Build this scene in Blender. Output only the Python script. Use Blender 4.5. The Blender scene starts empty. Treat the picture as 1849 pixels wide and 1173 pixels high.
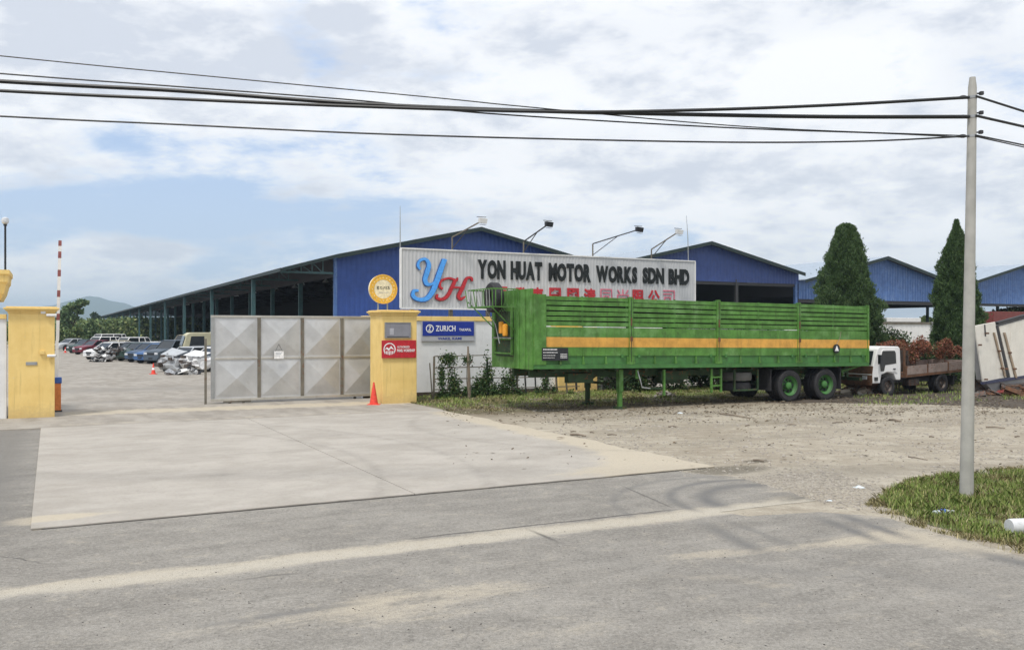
import bpy, math, random
import numpy as np
from mathutils import Vector, Matrix, noise as mnoise
rnd = random.Random(7)
nrg = np.random.default_rng(11)
R = math.radians
sc = bpy.context.scene
C = sc.collection

# ------------------------------------------------------------------ camera
F = 1600.0; HX = 924.5; HY = 595.0; CZ = 2.5
cam = bpy.data.cameras.new("camera"); camo = bpy.data.objects.new("camera", cam); C.objects.link(camo)
camo.location = (0, 0, CZ); camo.rotation_euler = (R(90), 0, 0)
cam.sensor_width = 36; cam.lens = 36 * F / 1849; cam.shift_y = 8.5 / 1849
cam.clip_start = .1; cam.clip_end = 20000
sc.camera = camo

# ------------------------------------------------------------------ node helper
class X:
    """a socket with arithmetic"""
    def __init__(s, nt, sock): s.nt = nt; s.s = sock
    def _m(s, op, *a, clamp=False):
        n = s.nt.nodes.new('ShaderNodeMath'); n.operation = op; n.use_clamp = clamp
        for i, v in enumerate((s,) + a):
            if isinstance(v, X): s.nt.links.new(v.s, n.inputs[i])
            else: n.inputs[i].default_value = v
        return X(s.nt, n.outputs[0])
    def __add__(s, o): return s._m('ADD', o)
    __radd__ = __add__
    def __sub__(s, o): return s._m('SUBTRACT', o)
    def __rsub__(s, o): return (s * -1.0) + o
    def __mul__(s, o): return s._m('MULTIPLY', o)
    __rmul__ = __mul__
    def __truediv__(s, o): return s._m('DIVIDE', o)
    def max(s, o): return s._m('MAXIMUM', o)
    def min(s, o): return s._m('MINIMUM', o)
    def abs(s): return s._m('ABSOLUTE')
    def exp(s): return s._m('EXPONENT')
    def pow(s, o): return s._m('POWER', o)
    def step(s, a, b, lo=0.0, hi=1.0):
        n = s.nt.nodes.new('ShaderNodeMapRange'); n.interpolation_type = 'SMOOTHSTEP'
        s.nt.links.new(s.s, n.inputs[0])
        n.inputs[1].default_value = a; n.inputs[2].default_value = b
        n.inputs[3].default_value = lo; n.inputs[4].default_value = hi
        return X(s.nt, n.outputs[0])

class G:
    """one node tree being built"""
    def __init__(s, nt): s.nt = nt; s.t = None
    def coord(s, kind='Object'):
        n = s.nt.nodes.new('ShaderNodeTexCoord'); return X(s.nt, n.outputs[kind])
    def pos(s):
        n = s.nt.nodes.new('ShaderNodeNewGeometry'); return X(s.nt, n.outputs['Position'])
    def island(s):
        n = s.nt.nodes.new('ShaderNodeNewGeometry'); return X(s.nt, n.outputs['Random Per Island'])
    def objrand(s):
        n = s.nt.nodes.new('ShaderNodeObjectInfo'); return X(s.nt, n.outputs['Random'])
    def map(s, v, scale=(1, 1, 1), loc=(0, 0, 0), rz=0.0):
        n = s.nt.nodes.new('ShaderNodeMapping'); s.nt.links.new(v.s, n.inputs[0])
        n.inputs[1].default_value = loc; n.inputs[2].default_value = (0, 0, rz); n.inputs[3].default_value = scale
        return X(s.nt, n.outputs[0])
    def noise(s, v, scale, detail=4, rough=.55, dist=0.0):
        n = s.nt.nodes.new('ShaderNodeTexNoise'); s.nt.links.new(v.s, n.inputs['Vector'])
        n.inputs['Scale'].default_value = scale; n.inputs['Detail'].default_value = detail
        n.inputs['Roughness'].default_value = rough; n.inputs['Distortion'].default_value = dist
        return X(s.nt, n.outputs[0])
    def voro(s, v, scale, feature='F1', out=0):
        n = s.nt.nodes.new('ShaderNodeTexVoronoi'); n.feature = feature; s.nt.links.new(v.s, n.inputs['Vector'])
        n.inputs['Scale'].default_value = scale
        return X(s.nt, n.outputs[out])
    def sep(s, v):
        n = s.nt.nodes.new('ShaderNodeSeparateXYZ'); s.nt.links.new(v.s, n.inputs[0])
        return [X(s.nt, o) for o in n.outputs]
    def comb(s, x, y, z):
        n = s.nt.nodes.new('ShaderNodeCombineXYZ')
        for i, v in enumerate((x, y, z)):
            if isinstance(v, X): s.nt.links.new(v.s, n.inputs[i])
            else: n.inputs[i].default_value = v
        return X(s.nt, n.outputs[0])
    def mix(s, a, b, f):
        n = s.nt.nodes.new('ShaderNodeMix'); n.data_type = 'RGBA'
        for sock, v in ((n.inputs[6], a), (n.inputs[7], b)):
            if isinstance(v, X): s.nt.links.new(v.s, sock)
            else: sock.default_value = tuple(v) + ((1,) if len(v) == 3 else ())
        if isinstance(f, X): s.nt.links.new(f.s, n.inputs[0])
        else: n.inputs[0].default_value = f
        return X(s.nt, n.outputs[2])
    def scale_col(s, col, k):
        n = s.nt.nodes.new('ShaderNodeVectorMath'); n.operation = 'SCALE'
        s.nt.links.new(col.s, n.inputs[0])
        if isinstance(k, X): s.nt.links.new(k.s, n.inputs[3])
        else: n.inputs[3].default_value = k
        return X(s.nt, n.outputs[0])
    def bump(s, h, strength=.5, dist=.02):
        n = s.nt.nodes.new('ShaderNodeBump'); s.nt.links.new(h.s, n.inputs['Height'])
        n.inputs['Strength'].default_value = strength; n.inputs['Distance'].default_value = dist
        return X(s.nt, n.outputs[0])

def new_mat(name, build):
    m = bpy.data.materials.new(name); m.use_nodes = True
    nt = m.node_tree; b = nt.nodes['Principled BSDF']; g = G(nt)
    def put(key, v):
        if isinstance(v, X): nt.links.new(v.s, b.inputs[key])
        else: b.inputs[key].default_value = v
    build(g, put); return m

# ------------------------------------------------------------------ world
SUN_EL, SUN_AZ = R(62), R(205)         # azimuth clockwise from +Y (the view direction): behind the camera, a little left
w = bpy.data.worlds.new("World"); sc.world = w; w.use_nodes = True
nt = w.node_tree; bg = nt.nodes['Background']; g = G(nt)
sky = nt.nodes.new('ShaderNodeTexSky'); sky.sky_type = 'NISHITA'; sky.sun_disc = False
sky.sun_elevation = SUN_EL; sky.sun_rotation = SUN_AZ; sky.air_density = 1.0; sky.dust_density = .6; sky.ozone_density = 1.5
d = g.coord('Generated'); dx, dy, dz = g.sep(d)
zz = dz.max(0.0) + .24
pl = g.comb(dx / zz, dy / zz, 0.0)
n1 = g.noise(g.map(pl, (.8, 1.15, 1), (3.1, 1.7, 0)), 1.25, 8, .6, .35)
n2 = g.noise(g.map(pl, (1, 1.25, 1), (7.3, 2.2, 0)), 4.6, 6, .58, .2)
n3 = g.noise(g.map(d, (1, 1, 2.4), (1.3, 0, 0)), 9.0, 8, .6, .15)      # cumulus texture on the dome
def blob(px, py, rx, ry):
    a, e = (px - HX) / F, (HY - py) / F
    v = Vector((a, 1, e)).normalized()
    l = math.hypot(a, 1)
    r = Vector((1, -a, 0)).normalized()
    u = r.cross(v).normalized()
    qx = (dx * r.x + dy * r.y) * (F / rx)
    qy = (dx * u.x + dy * u.y + dz * u.z) * (F / ry)
    fr = (dx * v.x + dy * v.y + dz * v.z).step(0, .3)
    return ((qx * qx + qy * qy) * -1.0).exp() * fr
n4 = g.noise(g.map(d, (1, 1, 1.8), (5.3, 0, 0)), 3.6, 9, .62, .3); cover = n1 * .75 + n4 * .45 + n2 * .34 + (n3 - .5) * .5 - .175
for (px, py, rx, ry, k) in [(530, 70, 90, 60, -.26), (600, 140, 90, 45, -.14), (830, 40, 120, 40, -.08), (230, 385, 260, 55, -.24), (600, 395, 260, 36, -.22), (800, 130, 120, 30, -.16), (300, 250, 400, 30, -.08),
                            (120, 480, 380, 90, -.12), (30, 500, 120, 26, .50), (225, 460, 85, 20, .48), (130, 518, 150, 16, .30),
                            (1490, 150, 110, 50, .22), (1500, 100, 420, 130, .10), (150, 60, 380, 90, .26), (980, 40, 330, 80, .10),
                            (1180, 320, 220, 90, .08), (950, 160, 160, 60, .1), (700, 290, 500, 60, .06)]:
    cover = cover + blob(px, py, rx, ry) * k
cover = cover + dx.step(.05, .6) * .12
f = cover.step(.42, .64)
dark = (n1 * .55 + n2 * .25 + g.noise(pl, 2.3, 5, .6) * .4)
shade = (dark + (n3 - .5) * .9).step(.52, .80)
for (px, py, rx, ry, k) in [(130, 60, 330, 60, .50), (1790, 110, 110, 60, .4), (1420, 30, 300, 50, .25), (1490, 150, 110, 45, -.9), (1180, 255, 500, 45, .15), (960, 60, 260, 60, .2)]:
    shade = shade + blob(px, py, rx, ry) * k
cc = g.mix((11.4, 11.4, 11.4), (7.6, 7.95, 8.7), shade.max(0.0).min(1.0))
hz = dz.step(.0, .30)
thin = g.mix((6.9, 8.3, 10.2), (4.7, 6.5, 9.8), hz)          # veil of high thin cloud over the blue
blue = g.mix(X(nt, sky.outputs[0]), thin, .86)
col = g.mix(blue, cc, f * .93)
nt.links.new(col.s, bg.inputs[0]); bg.inputs[1].default_value = .1

sun = bpy.data.lights.new("sun", 'SUN'); sun.energy = 3.1; sun.angle = R(10); sun.color = (1, .955, .88)
suno = bpy.data.objects.new("sun", sun); C.objects.link(suno)
dv = Vector((math.sin(SUN_AZ) * math.cos(SUN_EL), math.cos(SUN_AZ) * math.cos(SUN_EL), math.sin(SUN_EL)))
suno.rotation_euler = dv.to_track_quat('Z', 'Y').to_euler(); suno.location = (0, 0, 60)
sc.view_settings.view_transform = 'Standard'; sc.view_settings.look = 'None'
sc.view_settings.exposure = 0; sc.view_settings.gamma = 1; sc.view_settings.use_curve_mapping = False
sc.cycles.volume_bounces = 0; sc.cycles.max_bounces = 6; sc.cycles.use_denoising = True

# ------------------------------------------------------------------ geometry helpers
TH = R(27.5); U = Vector((math.cos(TH), math.sin(TH), 0)); V = Vector((-math.sin(TH), math.cos(TH), 0)); O = Vector((-10, 29.6, 0))
def W(u, v, z=0): return O + U * u + V * v + Vector((0, 0, z))        # yard frame: u along the front wall, v into the yard
def GP(px, py, z=0):                                                   # the ground point seen at a pixel
    y = (CZ - z) * F / (py - HY); return Vector(((px - HX) / F * y, y, z))
def PD(px, py, y): return Vector(((px - HX) / F * y, y, CZ + (HY - py) / F * y))
def uv_of(p):
    q = p - O; return q.dot(U), q.dot(V)
def UV(px, py): return uv_of(GP(px, py))
def onv(px, py, v):                                                    # where a sight line meets the vertical plane at depth v of the yard
    dr = Vector(((px - HX) / F, 1, (HY - py) / F)); o = Vector((0, 0, CZ))
    t = (v - (o - O).dot(V)) / dr.dot(V); p = o + dr * t
    return (p - O).dot(U), p.z

class MB:
    def __init__(s): s.v = []; s.f = []
    def quad(s, a, b, c, d):
        n = len(s.v); s.v += [tuple(a), tuple(b), tuple(c), tuple(d)]; s.f.append((n, n + 1, n + 2, n + 3)); return s
    def poly(s, pts):
        n = len(s.v); s.v += [tuple(p) for p in pts]; s.f.append(tuple(range(n, n + len(pts)))); return s
    def box(s, x0, x1, y0, y1, z0, z1):
        n = len(s.v)
        s.v += [(x0, y0, z0), (x1, y0, z0), (x1, y1, z0), (x0, y1, z0), (x0, y0, z1), (x1, y0, z1), (x1, y1, z1), (x0, y1, z1)]
        s.f += [tuple(n + i for i in q) for q in ((0, 3, 2, 1), (4, 5, 6, 7), (0, 1, 5, 4), (1, 2, 6, 5), (2, 3, 7, 6), (3, 0, 4, 7))]; return s
    def hexa(s, p):                                                   # eight corners, bottom ring then top ring
        n = len(s.v); s.v += [tuple(q) for q in p]
        s.f += [tuple(n + i for i in q) for q in ((0, 3, 2, 1), (4, 5, 6, 7), (0, 1, 5, 4), (1, 2, 6, 5), (2, 3, 7, 6), (3, 0, 4, 7))]; return s
    def bar(s, p, q, a=.03, b=None, up=(0, 0, 1)):
        p = Vector(p); q = Vector(q); b = b or a; t = (q - p).normalized(); up = Vector(up)
        if abs(t.dot(up)) > .95: up = Vector((1, 0, 0))
        r = t.cross(up).normalized(); k = r.cross(t).normalized()
        c = [(-1, -1), (1, -1), (1, 1), (-1, 1)]
        return s.hexa([p + r * (i * a / 2) + k * (j * b / 2) for i, j in c] + [q + r * (i * a / 2) + k * (j * b / 2) for i, j in c])
    def tube(s, pts, r, n=8, cap=True):
        pts = [Vector(p) for p in pts]; rs = r if isinstance(r, (list, tuple)) else [r] * len(pts); base = len(s.v); up = Vector((0, 0, 1))
        for i, p in enumerate(pts):
            t = (pts[min(i + 1, len(pts) - 1)] - pts[max(i - 1, 0)]).normalized()
            u0 = up if abs(t.dot(up)) < .95 else Vector((1, 0, 0))
            a = t.cross(u0).normalized(); b = a.cross(t).normalized()
            for k in range(n):
                w_ = 2 * math.pi * k / n; s.v.append(tuple(p + (a * math.cos(w_) + b * math.sin(w_)) * rs[i]))
        for i in range(len(pts) - 1):
            for k in range(n):
                k2 = (k + 1) % n; s.f.append((base + i * n + k, base + i * n + k2, base + (i + 1) * n + k2, base + (i + 1) * n + k))
        if cap:
            s.f.append(tuple(base + k for k in range(n))[::-1]); s.f.append(tuple(base + (len(pts) - 1) * n + k for k in range(n)))
        return s
    def lathe(s, prof, n=20, axis='z', c=(0, 0, 0), cap=True):                  # prof: (radius, height)
        base = len(s.v)
        for (r, h) in prof:
            for k in range(n):
                a = 2 * math.pi * k / n; x, y = r * math.cos(a), r * math.sin(a)
                p = (x, y, h) if axis == 'z' else ((x, h, y) if axis == 'y' else (h, x, y))
                s.v.append((p[0] + c[0], p[1] + c[1], p[2] + c[2]))
        for i in range(len(prof) - 1):
            for k in range(n):
                k2 = (k + 1) % n; s.f.append((base + i * n + k, base + i * n + k2, base + (i + 1) * n + k2, base + (i + 1) * n + k))
        if cap: s.f.append(tuple(base + k for k in range(n))[::-1]); s.f.append(tuple(base + (len(prof) - 1) * n + k for k in range(n)))
        return s
    def prism(s, poly, t0, t1, axis='z'):                             # polygon of (a, b) extruded along axis
        def P(a, b, t): return (a, b, t) if axis == 'z' else ((a, t, b) if axis == 'y' else (t, a, b))
        n = len(s.v); m = len(poly)
        s.v += [P(a, b, t0) for a, b in poly] + [P(a, b, t1) for a, b in poly]
        s.f.append(tuple(range(n, n + m))[::-1]); s.f.append(tuple(range(n + m, n + 2 * m)))
        for i in range(m): j = (i + 1) % m; s.f.append((n + i, n + j, n + m + j, n + m + i))
        return s
    def each(s, fn): s.v = [tuple(fn(*p)) for p in s.v]; return s
    def mesh(s, name):
        me = bpy.data.meshes.new(name); me.from_pydata(s.v, [], s.f); me.update()
        return me
    def build(s, name, mat, parent=None, smooth=False, bevel=0, fix=True):
        me = s.mesh(name); return link(name, me, mat, parent, smooth, bevel, fix)

def link(name, me, mat, parent=None, smooth=False, bevel=0, fix=False):
    import bmesh
    if fix:
        bm = bmesh.new(); bm.from_mesh(me); bmesh.ops.recalc_face_normals(bm, faces=bm.faces); bm.to_mesh(me); bm.free()
    if mat and not me.materials: me.materials.append(mat)
    if smooth:
        me.polygons.foreach_set('use_smooth', [True] * len(me.polygons))
        try: me.set_sharp_from_angle(angle=R(40))
        except Exception: pass
    o = bpy.data.objects.new(name, me); C.objects.link(o)
    if parent: o.parent = parent
    if bevel:
        b = o.modifiers.new('bevel', 'BEVEL'); b.width = bevel; b.segments = 2; b.limit_method = 'ANGLE'; b.angle_limit = R(40)
    return o

def tag(o, label=None, cat=None, group=None, kind=None):
    if label: o['label'] = label
    if cat: o['category'] = cat
    if group: o['group'] = group
    if kind: o['kind'] = kind
    return o
def thing(name, label, cat, loc=(0, 0, 0), rz=0, group=None):
    o = bpy.data.objects.new(name, None); C.objects.link(o); o.location = loc; o.rotation_euler = (0, 0, rz); o.empty_display_size = .3
    return tag(o, label, cat, group)
def dup_tree(o, parent=None):
    c = o.copy(); C.objects.link(c)
    if parent: c.parent = parent
    for ch in [x for x in o.children]: dup_tree(ch, c)
    return c
def share(name, me, parent, loc=(0, 0, 0), rot=(0, 0, 0), scale=(1, 1, 1)):
    o = bpy.data.objects.new(name, me); C.objects.link(o); o.parent = parent; o.location = loc; o.rotation_euler = rot; o.scale = scale
    return o
def npmesh(name, verts, nper):                                         # verts (N, nper, 3): N loose polygons
    N = verts.shape[0]; me = bpy.data.meshes.new(name)
    me.vertices.add(N * nper); me.vertices.foreach_set('co', verts.reshape(-1).astype(np.float32))
    me.loops.add(N * nper); me.loops.foreach_set('vertex_index', np.arange(N * nper, dtype=np.int32))
    me.polygons.add(N); me.polygons.foreach_set('loop_start', np.arange(0, N * nper, nper, dtype=np.int32))
    me.polygons.foreach_set('loop_total', np.full(N, nper, dtype=np.int32)); me.update(calc_edges=True); return me
def leaf_quads(P, size, up=.0, out=None, aspect=.55, jitter=.35):
    """kite-shaped leaves at points P, random orientation, biased up / along out"""
    n = len(P); a = nrg.normal(size=(n, 3))
    if out is not None: a = a * .55 + out
    a[:, 2] += up; a /= np.linalg.norm(a, axis=1, keepdims=True) + 1e-9
    b = np.cross(a, nrg.normal(size=(n, 3))); b /= np.linalg.norm(b, axis=1, keepdims=True) + 1e-9
    s = (size * (1 + nrg.uniform(-jitter, jitter, n)))[:, None]
    Q = np.stack([P, P + a * s * .5 + b * s * aspect * .5, P + a * s, P + a * s * .5 - b * s * aspect * .5], axis=1)
    return Q

def text_mesh(txt, offset=0.0, extrude=.02, shear=0.0):
    cu = bpy.data.curves.new('t', 'FONT'); cu.body = txt; cu.size = 1; cu.extrude = extrude; cu.offset = offset; cu.shear = shear
    cu.resolution_u = 3
    o = bpy.data.objects.new('t', cu); C.objects.link(o)
    dg = bpy.context.evaluated_depsgraph_get(); dg.update()
    me = bpy.data.meshes.new_from_object(o.evaluated_get(dg)); C.objects.unlink(o); bpy.data.objects.remove(o); bpy.data.curves.remove(cu)
    return me
def text_into(txt, x0, x1, z0, z1, y, mat, parent, name='lettering', offset=0.0, extrude=.01, shear=0.0, depth=.02):
    """text fitted to a rectangle of a panel facing -Y, in the parent's local frame"""
    me = text_mesh(txt, offset, extrude, shear); me.name = name
    co = np.empty(len(me.vertices) * 3, dtype=np.float32); me.vertices.foreach_get('co', co); co = co.reshape(-1, 3)
    if len(co) == 0: return None
    mn, mx = co.min(0), co.max(0)
    out = np.empty_like(co)
    out[:, 0] = x0 + (co[:, 0] - mn[0]) / max(mx[0] - mn[0], 1e-6) * (x1 - x0)
    out[:, 2] = z0 + (co[:, 1] - mn[1]) / max(mx[1] - mn[1], 1e-6) * (z1 - z0)
    out[:, 1] = y - (co[:, 2] - mn[2]) / max(mx[2] - mn[2], 1e-6) * depth
    me.vertices.foreach_set('co', out.reshape(-1)); me.update(); me.materials.clear()
    return link(name, me, mat, parent, fix=True)
def letters_into(txt, x0, x1, z0, z1, y, mat, parent, offset=0.0, depth=.02, gap=.09, name='letter', flat=None, slope=0.0):
    """each letter its own part, laid out in the rectangle; slope raises or lowers along x"""
    ms = []; wd = []
    for ch in txt:
        me = text_mesh(ch, offset, .01)
        co = np.empty(len(me.vertices) * 3, dtype=np.float32); me.vertices.foreach_get('co', co); co = co.reshape(-1, 3)
        ms.append((me, co)); wd.append(co[:, 0].max() - co[:, 0].min() if len(co) else .3)
    tot = sum(wd) + gap * (len(txt) - 1); k = (x1 - x0) / tot; x = x0
    for (me, co), wi in zip(ms, wd):
        if len(co):
            mn, mx = co.min(0), co.max(0); out = np.empty_like(co)
            out[:, 0] = x + (co[:, 0] - mn[0]) * k
            out[:, 2] = z0 + slope * (x - x0) + (co[:, 1] - mn[1]) / (mx[1] - mn[1]) * (z1 - z0)
            out[:, 1] = y - (co[:, 2] - mn[2]) / max(mx[2] - mn[2], 1e-6) * depth
            me.vertices.foreach_set('co', out.reshape(-1)); me.update(); me.materials.clear(); me.name = name
            link(name, me, mat, parent, fix=True)
        x += (wi + gap) * k

# ------------------------------------------------------------------ materials
def paint(name, col, rough=.5, var=.12, dirt=.25, dirtcol=(.10, .085, .06), rust=0.0, metal=0.0, streak=True, scale=1.0, bump=.15, fade=0.0, spec=.4):
    def b(g, put):
        c = g.coord(); n = g.noise(c, 2.2 * scale, 6, .6); n2 = g.noise(c, 14 * scale, 5, .6)
        base = g.mix(tuple(x * (1 - var) for x in col), tuple(min(1, x * (1 + var)) for x in col), n.step(.3, .7))
        if fade: base = g.mix(base, tuple(x * .5 + .30 for x in col), (g.noise(c, 1.1 * scale, 7, .65).step(.5, .72)) * fade)
        if dirt:
            s = g.noise(g.map(c, (9, 9, .7)), 1.0 * scale, 5, .6) if streak else n2
            base = g.mix(base, dirtcol, (s * .6 + n2 * .4).step(.48, .78) * dirt)
        if rust:
            rr = (n2 * .6 + g.noise(c, 5 * scale, 4, .6) * .5).step(.62 - rust * .16, .68 - rust * .1)
            base = g.mix(base, (.16, .055, .02), rr * .85)
        put('Base Color', base); put('Roughness', (n2 * .25) + (rough - .12)); put('Metallic', metal)
        put('Specular IOR Level', spec)
        if bump: put('Normal', g.bump(n2, bump, .01))
    return new_mat(name, b)
def flat(name, col, rough=.6, metal=0.0):
    def b(g, put):
        c = g.coord(); n = g.noise(c, 12, 4)
        put('Base Color', g.mix(tuple(x * .82 for x in col), tuple(min(1, x * 1.12) for x in col), n.step(.3, .7)))
        put('Roughness', rough); put('Metallic', metal)
    return new_mat(name, b)
def leafmat(name, cols, trans=.12, rough=.6):
    def b(g, put):
        r = g.island(); c = g.coord(); n = g.noise(c, 1.2, 3)
        k = (r * .65 + n * .5).step(.15, .95)
        a = g.mix(cols[0], cols[1], k)
        if len(cols) > 2: a = g.mix(a, cols[2], r._m('FRACT').step(.86, .95) if False else (r * 7.0)._m('FRACT').step(.82, .9))
        put('Base Color', a); put('Roughness', rough); put('Specular IOR Level', .25)
        put('Subsurface Weight', 0.0)
    return new_mat(name, b)

M = {}
M['conc_wall'] = paint('white_wall_paint', (.72, .73, .74), .75, .05, .22, (.30, .28, .24), streak=True)
def _yel(g, put):
    c = g.coord(); x, y, z = g.sep(c); n = g.noise(c, 2, 6, .6); f = g.noise(c, 11, 6, .65); s = g.noise(g.map(c, (11, 11, .55)), 1, 6, .65)
    b = g.mix((.76, .54, .19), (.84, .62, .24), n.step(.3, .7)); b = g.mix(b, (.40, .28, .10), (s.step(.52, .72)) * .32)
    low = ((z * -1.0 + .55) + (f - .5) * .7).step(.0, .6); b = g.mix(b, (.34, .25, .14), low * .42)
    b = g.mix(b, (.62, .56, .42), (f.step(.66, .70)) * .6)
    put('Base Color', b); put('Roughness', .7); put('Normal', g.bump(f + n, .25, .01)); put('Specular IOR Level', .3)
M['yellow'] = new_mat('weathered_yellow_masonry_paint', _yel)
M['green'] = paint('green_trailer_paint', (.078, .205, .036), .65, .30, .9, (.050, .060, .025), fade=.22)
M['green2'] = paint('dull_green_trailer_paint', (.05, .165, .04), .6, .25, .75, (.05, .055, .03))
M['orange'] = paint('orange_stripe_paint', (.62, .33, .065), .55, .18, .6, (.20, .13, .04))
M['undergreen'] = paint('dark_underframe_paint', (.028, .06, .024), .7, .3, .7, (.03, .025, .02), rust=.08)
M['blue'] = paint('blue_sheet_metal', (.027, .070, .265), .45, .10, .2, (.03, .05, .16), bump=.05, spec=.4)
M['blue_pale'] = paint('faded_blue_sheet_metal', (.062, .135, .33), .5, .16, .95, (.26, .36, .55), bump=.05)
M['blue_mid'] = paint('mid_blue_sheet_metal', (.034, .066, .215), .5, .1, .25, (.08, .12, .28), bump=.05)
M['roof'] = paint('pale_roof_sheet', (.30, .36, .43), .45, .1, .2, (.3, .32, .34), metal=.0)
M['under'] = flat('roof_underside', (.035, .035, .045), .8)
M['barge'] = paint('dark_green_barge_board', (.012, .026, .026), .55, .2, .2)
M['column'] = paint('teal_column_paint', (.05, .115, .125), .55, .2, .3)
M['steel_dark'] = flat('dark_steel', (.03, .03, .033), .6)
M['galv'] = paint('galvanised_steel', (.36, .37, .37), .45, .12, .3, metal=.6)
M['brown_steel'] = paint('brown_steel', (.16, .145, .115), .55, .2, .3, rust=.05)
def _ss(g, put):
    c = g.coord(); n = g.noise(g.map(c, (1, 1, 1)), 1.3, 6, .6); s = g.noise(g.map(c, (40, 40, 1.2)), 1, 4)
    sm = g.noise(c, 5, 6, .65)
    base = g.mix((.47, .475, .475), (.60, .605, .605), n.step(.3, .7)); base = g.mix(base, (.36, .335, .29), sm.step(.55, .75) * .30)
    put('Base Color', base); put('Metallic', .60); put('Roughness', sm * .2 + .33); put('Normal', g.bump(s * .5 + sm, .12, .01))
M['stainless'] = new_mat('weathered_stainless_sheet', _ss)
M['stainless_bar'] = paint('stainless_bar', (.55, .53, .48), .35, .1, .3, (.2, .17, .12), metal=.8)
M['grey_sign'] = paint('ribbed_grey_sign_sheet', (.50, .51, .52), .5, .04, .12, (.35, .35, .34))
M['white'] = paint('white_paint', (.74, .74, .73), .5, .05, .2, (.35, .3, .24))
M['white_rust'] = paint('rust_stained_white_panel', (.66, .64, .58), .55, .06, .30, (.34, .22, .10))
M['black'] = flat('black_paint', (.012, .014, .018), .45)
M['rubber'] = paint('tyre_rubber', (.022, .022, .025), .75, .2, .5, (.09, .08, .065), streak=False)
M['rubber_dusty'] = paint('dusty_tyre_rubber', (.10, .10, .095), .85, .2, .5, (.17, .15, .12), streak=False)
M['letter_black'] = flat('black_letter_face', (.008, .012, .013), .75)
M['letter_red'] = flat('red_letter_face', (.48, .02, .03), .45)
M['letter_pink'] = flat('faded_red_letter_face', (.60, .16, .22), .5)
M['logo_blue'] = flat('blue_logo_face', (.08, .36, .88), .35)
M['logo_blue_dark'] = flat('blue_logo_edge', (.03, .10, .33), .4)
M['logo_red_dark'] = flat('red_logo_edge', (.22, .012, .02), .4)
M['sign_blue'] = flat('blue_sign_face', (.012, .035, .30), .4)
M['sign_red'] = flat('red_sign_face', (.50, .018, .03), .4)
M['sign_white'] = flat('white_print', (.85, .85, .85), .5)
M['sign_yellow'] = flat('yellow_sign_ring', (.80, .45, .05), .45)
M['sign_cream'] = flat('cream_sign_face', (.82, .72, .48), .45)
M['cone'] = flat('red_orange_plastic', (.72, .06, .035), .5)
M['bollard_orange'] = flat('orange_cabinet_paint', (.62, .20, .05), .5)
M['bollard_blue'] = flat('blue_cabinet_paint', (.03, .10, .38), .5)
M['barrier_red'] = flat('dark_red_band', (.26, .08, .075), .5)
M['wood'] = paint('weathered_wood', (.22, .18, .14), .85, .25, .4, streak=False)
M['wood_pale'] = paint('pale_dry_wood', (.34, .29, .23), .85, .2, .3, streak=False)
def _pole(g, put):
    c = g.coord(); n = g.noise(c, 3, 6, .6); f = g.noise(c, 60, 3)
    s = g.noise(g.map(c, (10, 10, .5)), 1, 5)
    put('Base Color', g.mix(g.mix((.33, .325, .295), (.42, .41, .375), n.step(.3, .7)), (.22, .21, .18), (s.step(.5, .8)) * .5)); put('Roughness', .9); put('Normal', g.bump(f, .3, .004))
M['pole'] = new_mat('spun_concrete', _pole)
M['wire'] = flat('black_cable', (.012, .013, .014), .5)
M['glass'] = (lambda: new_mat('dark_window_glass', lambda g, put: (put('Base Color', (.02, .025, .03, 1)), put('Roughness', .08), put('Specular IOR Level', .6))))()
M['chrome'] = flat('light_alloy', (.5, .5, .52), .3, .8)
M['lampglass'] = flat('lamp_lens', (.6, .62, .65), .15)
M['junk'] = paint('oily_metal', (.09, .085, .08), .5, .5, .5, rust=.4, metal=.5, streak=False, scale=3)
M['junk_silver'] = paint('bare_silver_metal', (.42, .43, .44), .4, .3, .4, rust=.1, metal=.5, streak=False, scale=3)
M['rusty'] = paint('rusted_steel', (.12, .062, .035), .85, .4, .5, rust=.2, streak=False, scale=2)
M['soil'] = paint('dark_soil', (.07, .055, .042), .95, .3, .3, streak=False)
M['bark'] = paint('bark', (.10, .08, .06), .95, .3, .3)
M['cypress'] = leafmat('cypress_foliage', [(.040, .078, .028), (.082, .138, .048), (.105, .155, .06)])
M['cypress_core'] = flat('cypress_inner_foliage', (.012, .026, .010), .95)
M['leaf'] = leafmat('creeper_leaf', [(.02, .055, .016), (.07, .13, .04), (.15, .18, .06)])
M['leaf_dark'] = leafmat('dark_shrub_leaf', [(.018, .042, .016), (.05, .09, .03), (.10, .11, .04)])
M['leaf_red'] = leafmat('red_shrub_leaf', [(.13, .055, .035), (.30, .115, .07), (.09, .09, .03)])
M['leaf_tree'] = leafmat('tree_leaf', [(.06, .11, .05), (.15, .22, .09), (.22, .27, .12)])
M['leaf_far'] = leafmat('far_tree_leaf', [(.05, .09, .035), (.16, .215, .07), (.26, .29, .12)])
M['grass'] = leafmat('grass_blade', [(.13, .21, .045), (.30, .38, .10), (.44, .42, .18)])
M['grass_dry'] = leafmat('dry_grass_blade', [(.16, .15, .06), (.34, .30, .15), (.45, .38, .22)])
M['hill'] = flat('forested_hill', (.045, .075, .04), .95)
M['plastic'] = flat('clear_crumpled_plastic', (.60, .66, .70), .25)
M['stone'] = paint('grey_stone', (.34, .31, .27), .9, .3, .3, streak=False, scale=4)
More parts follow.
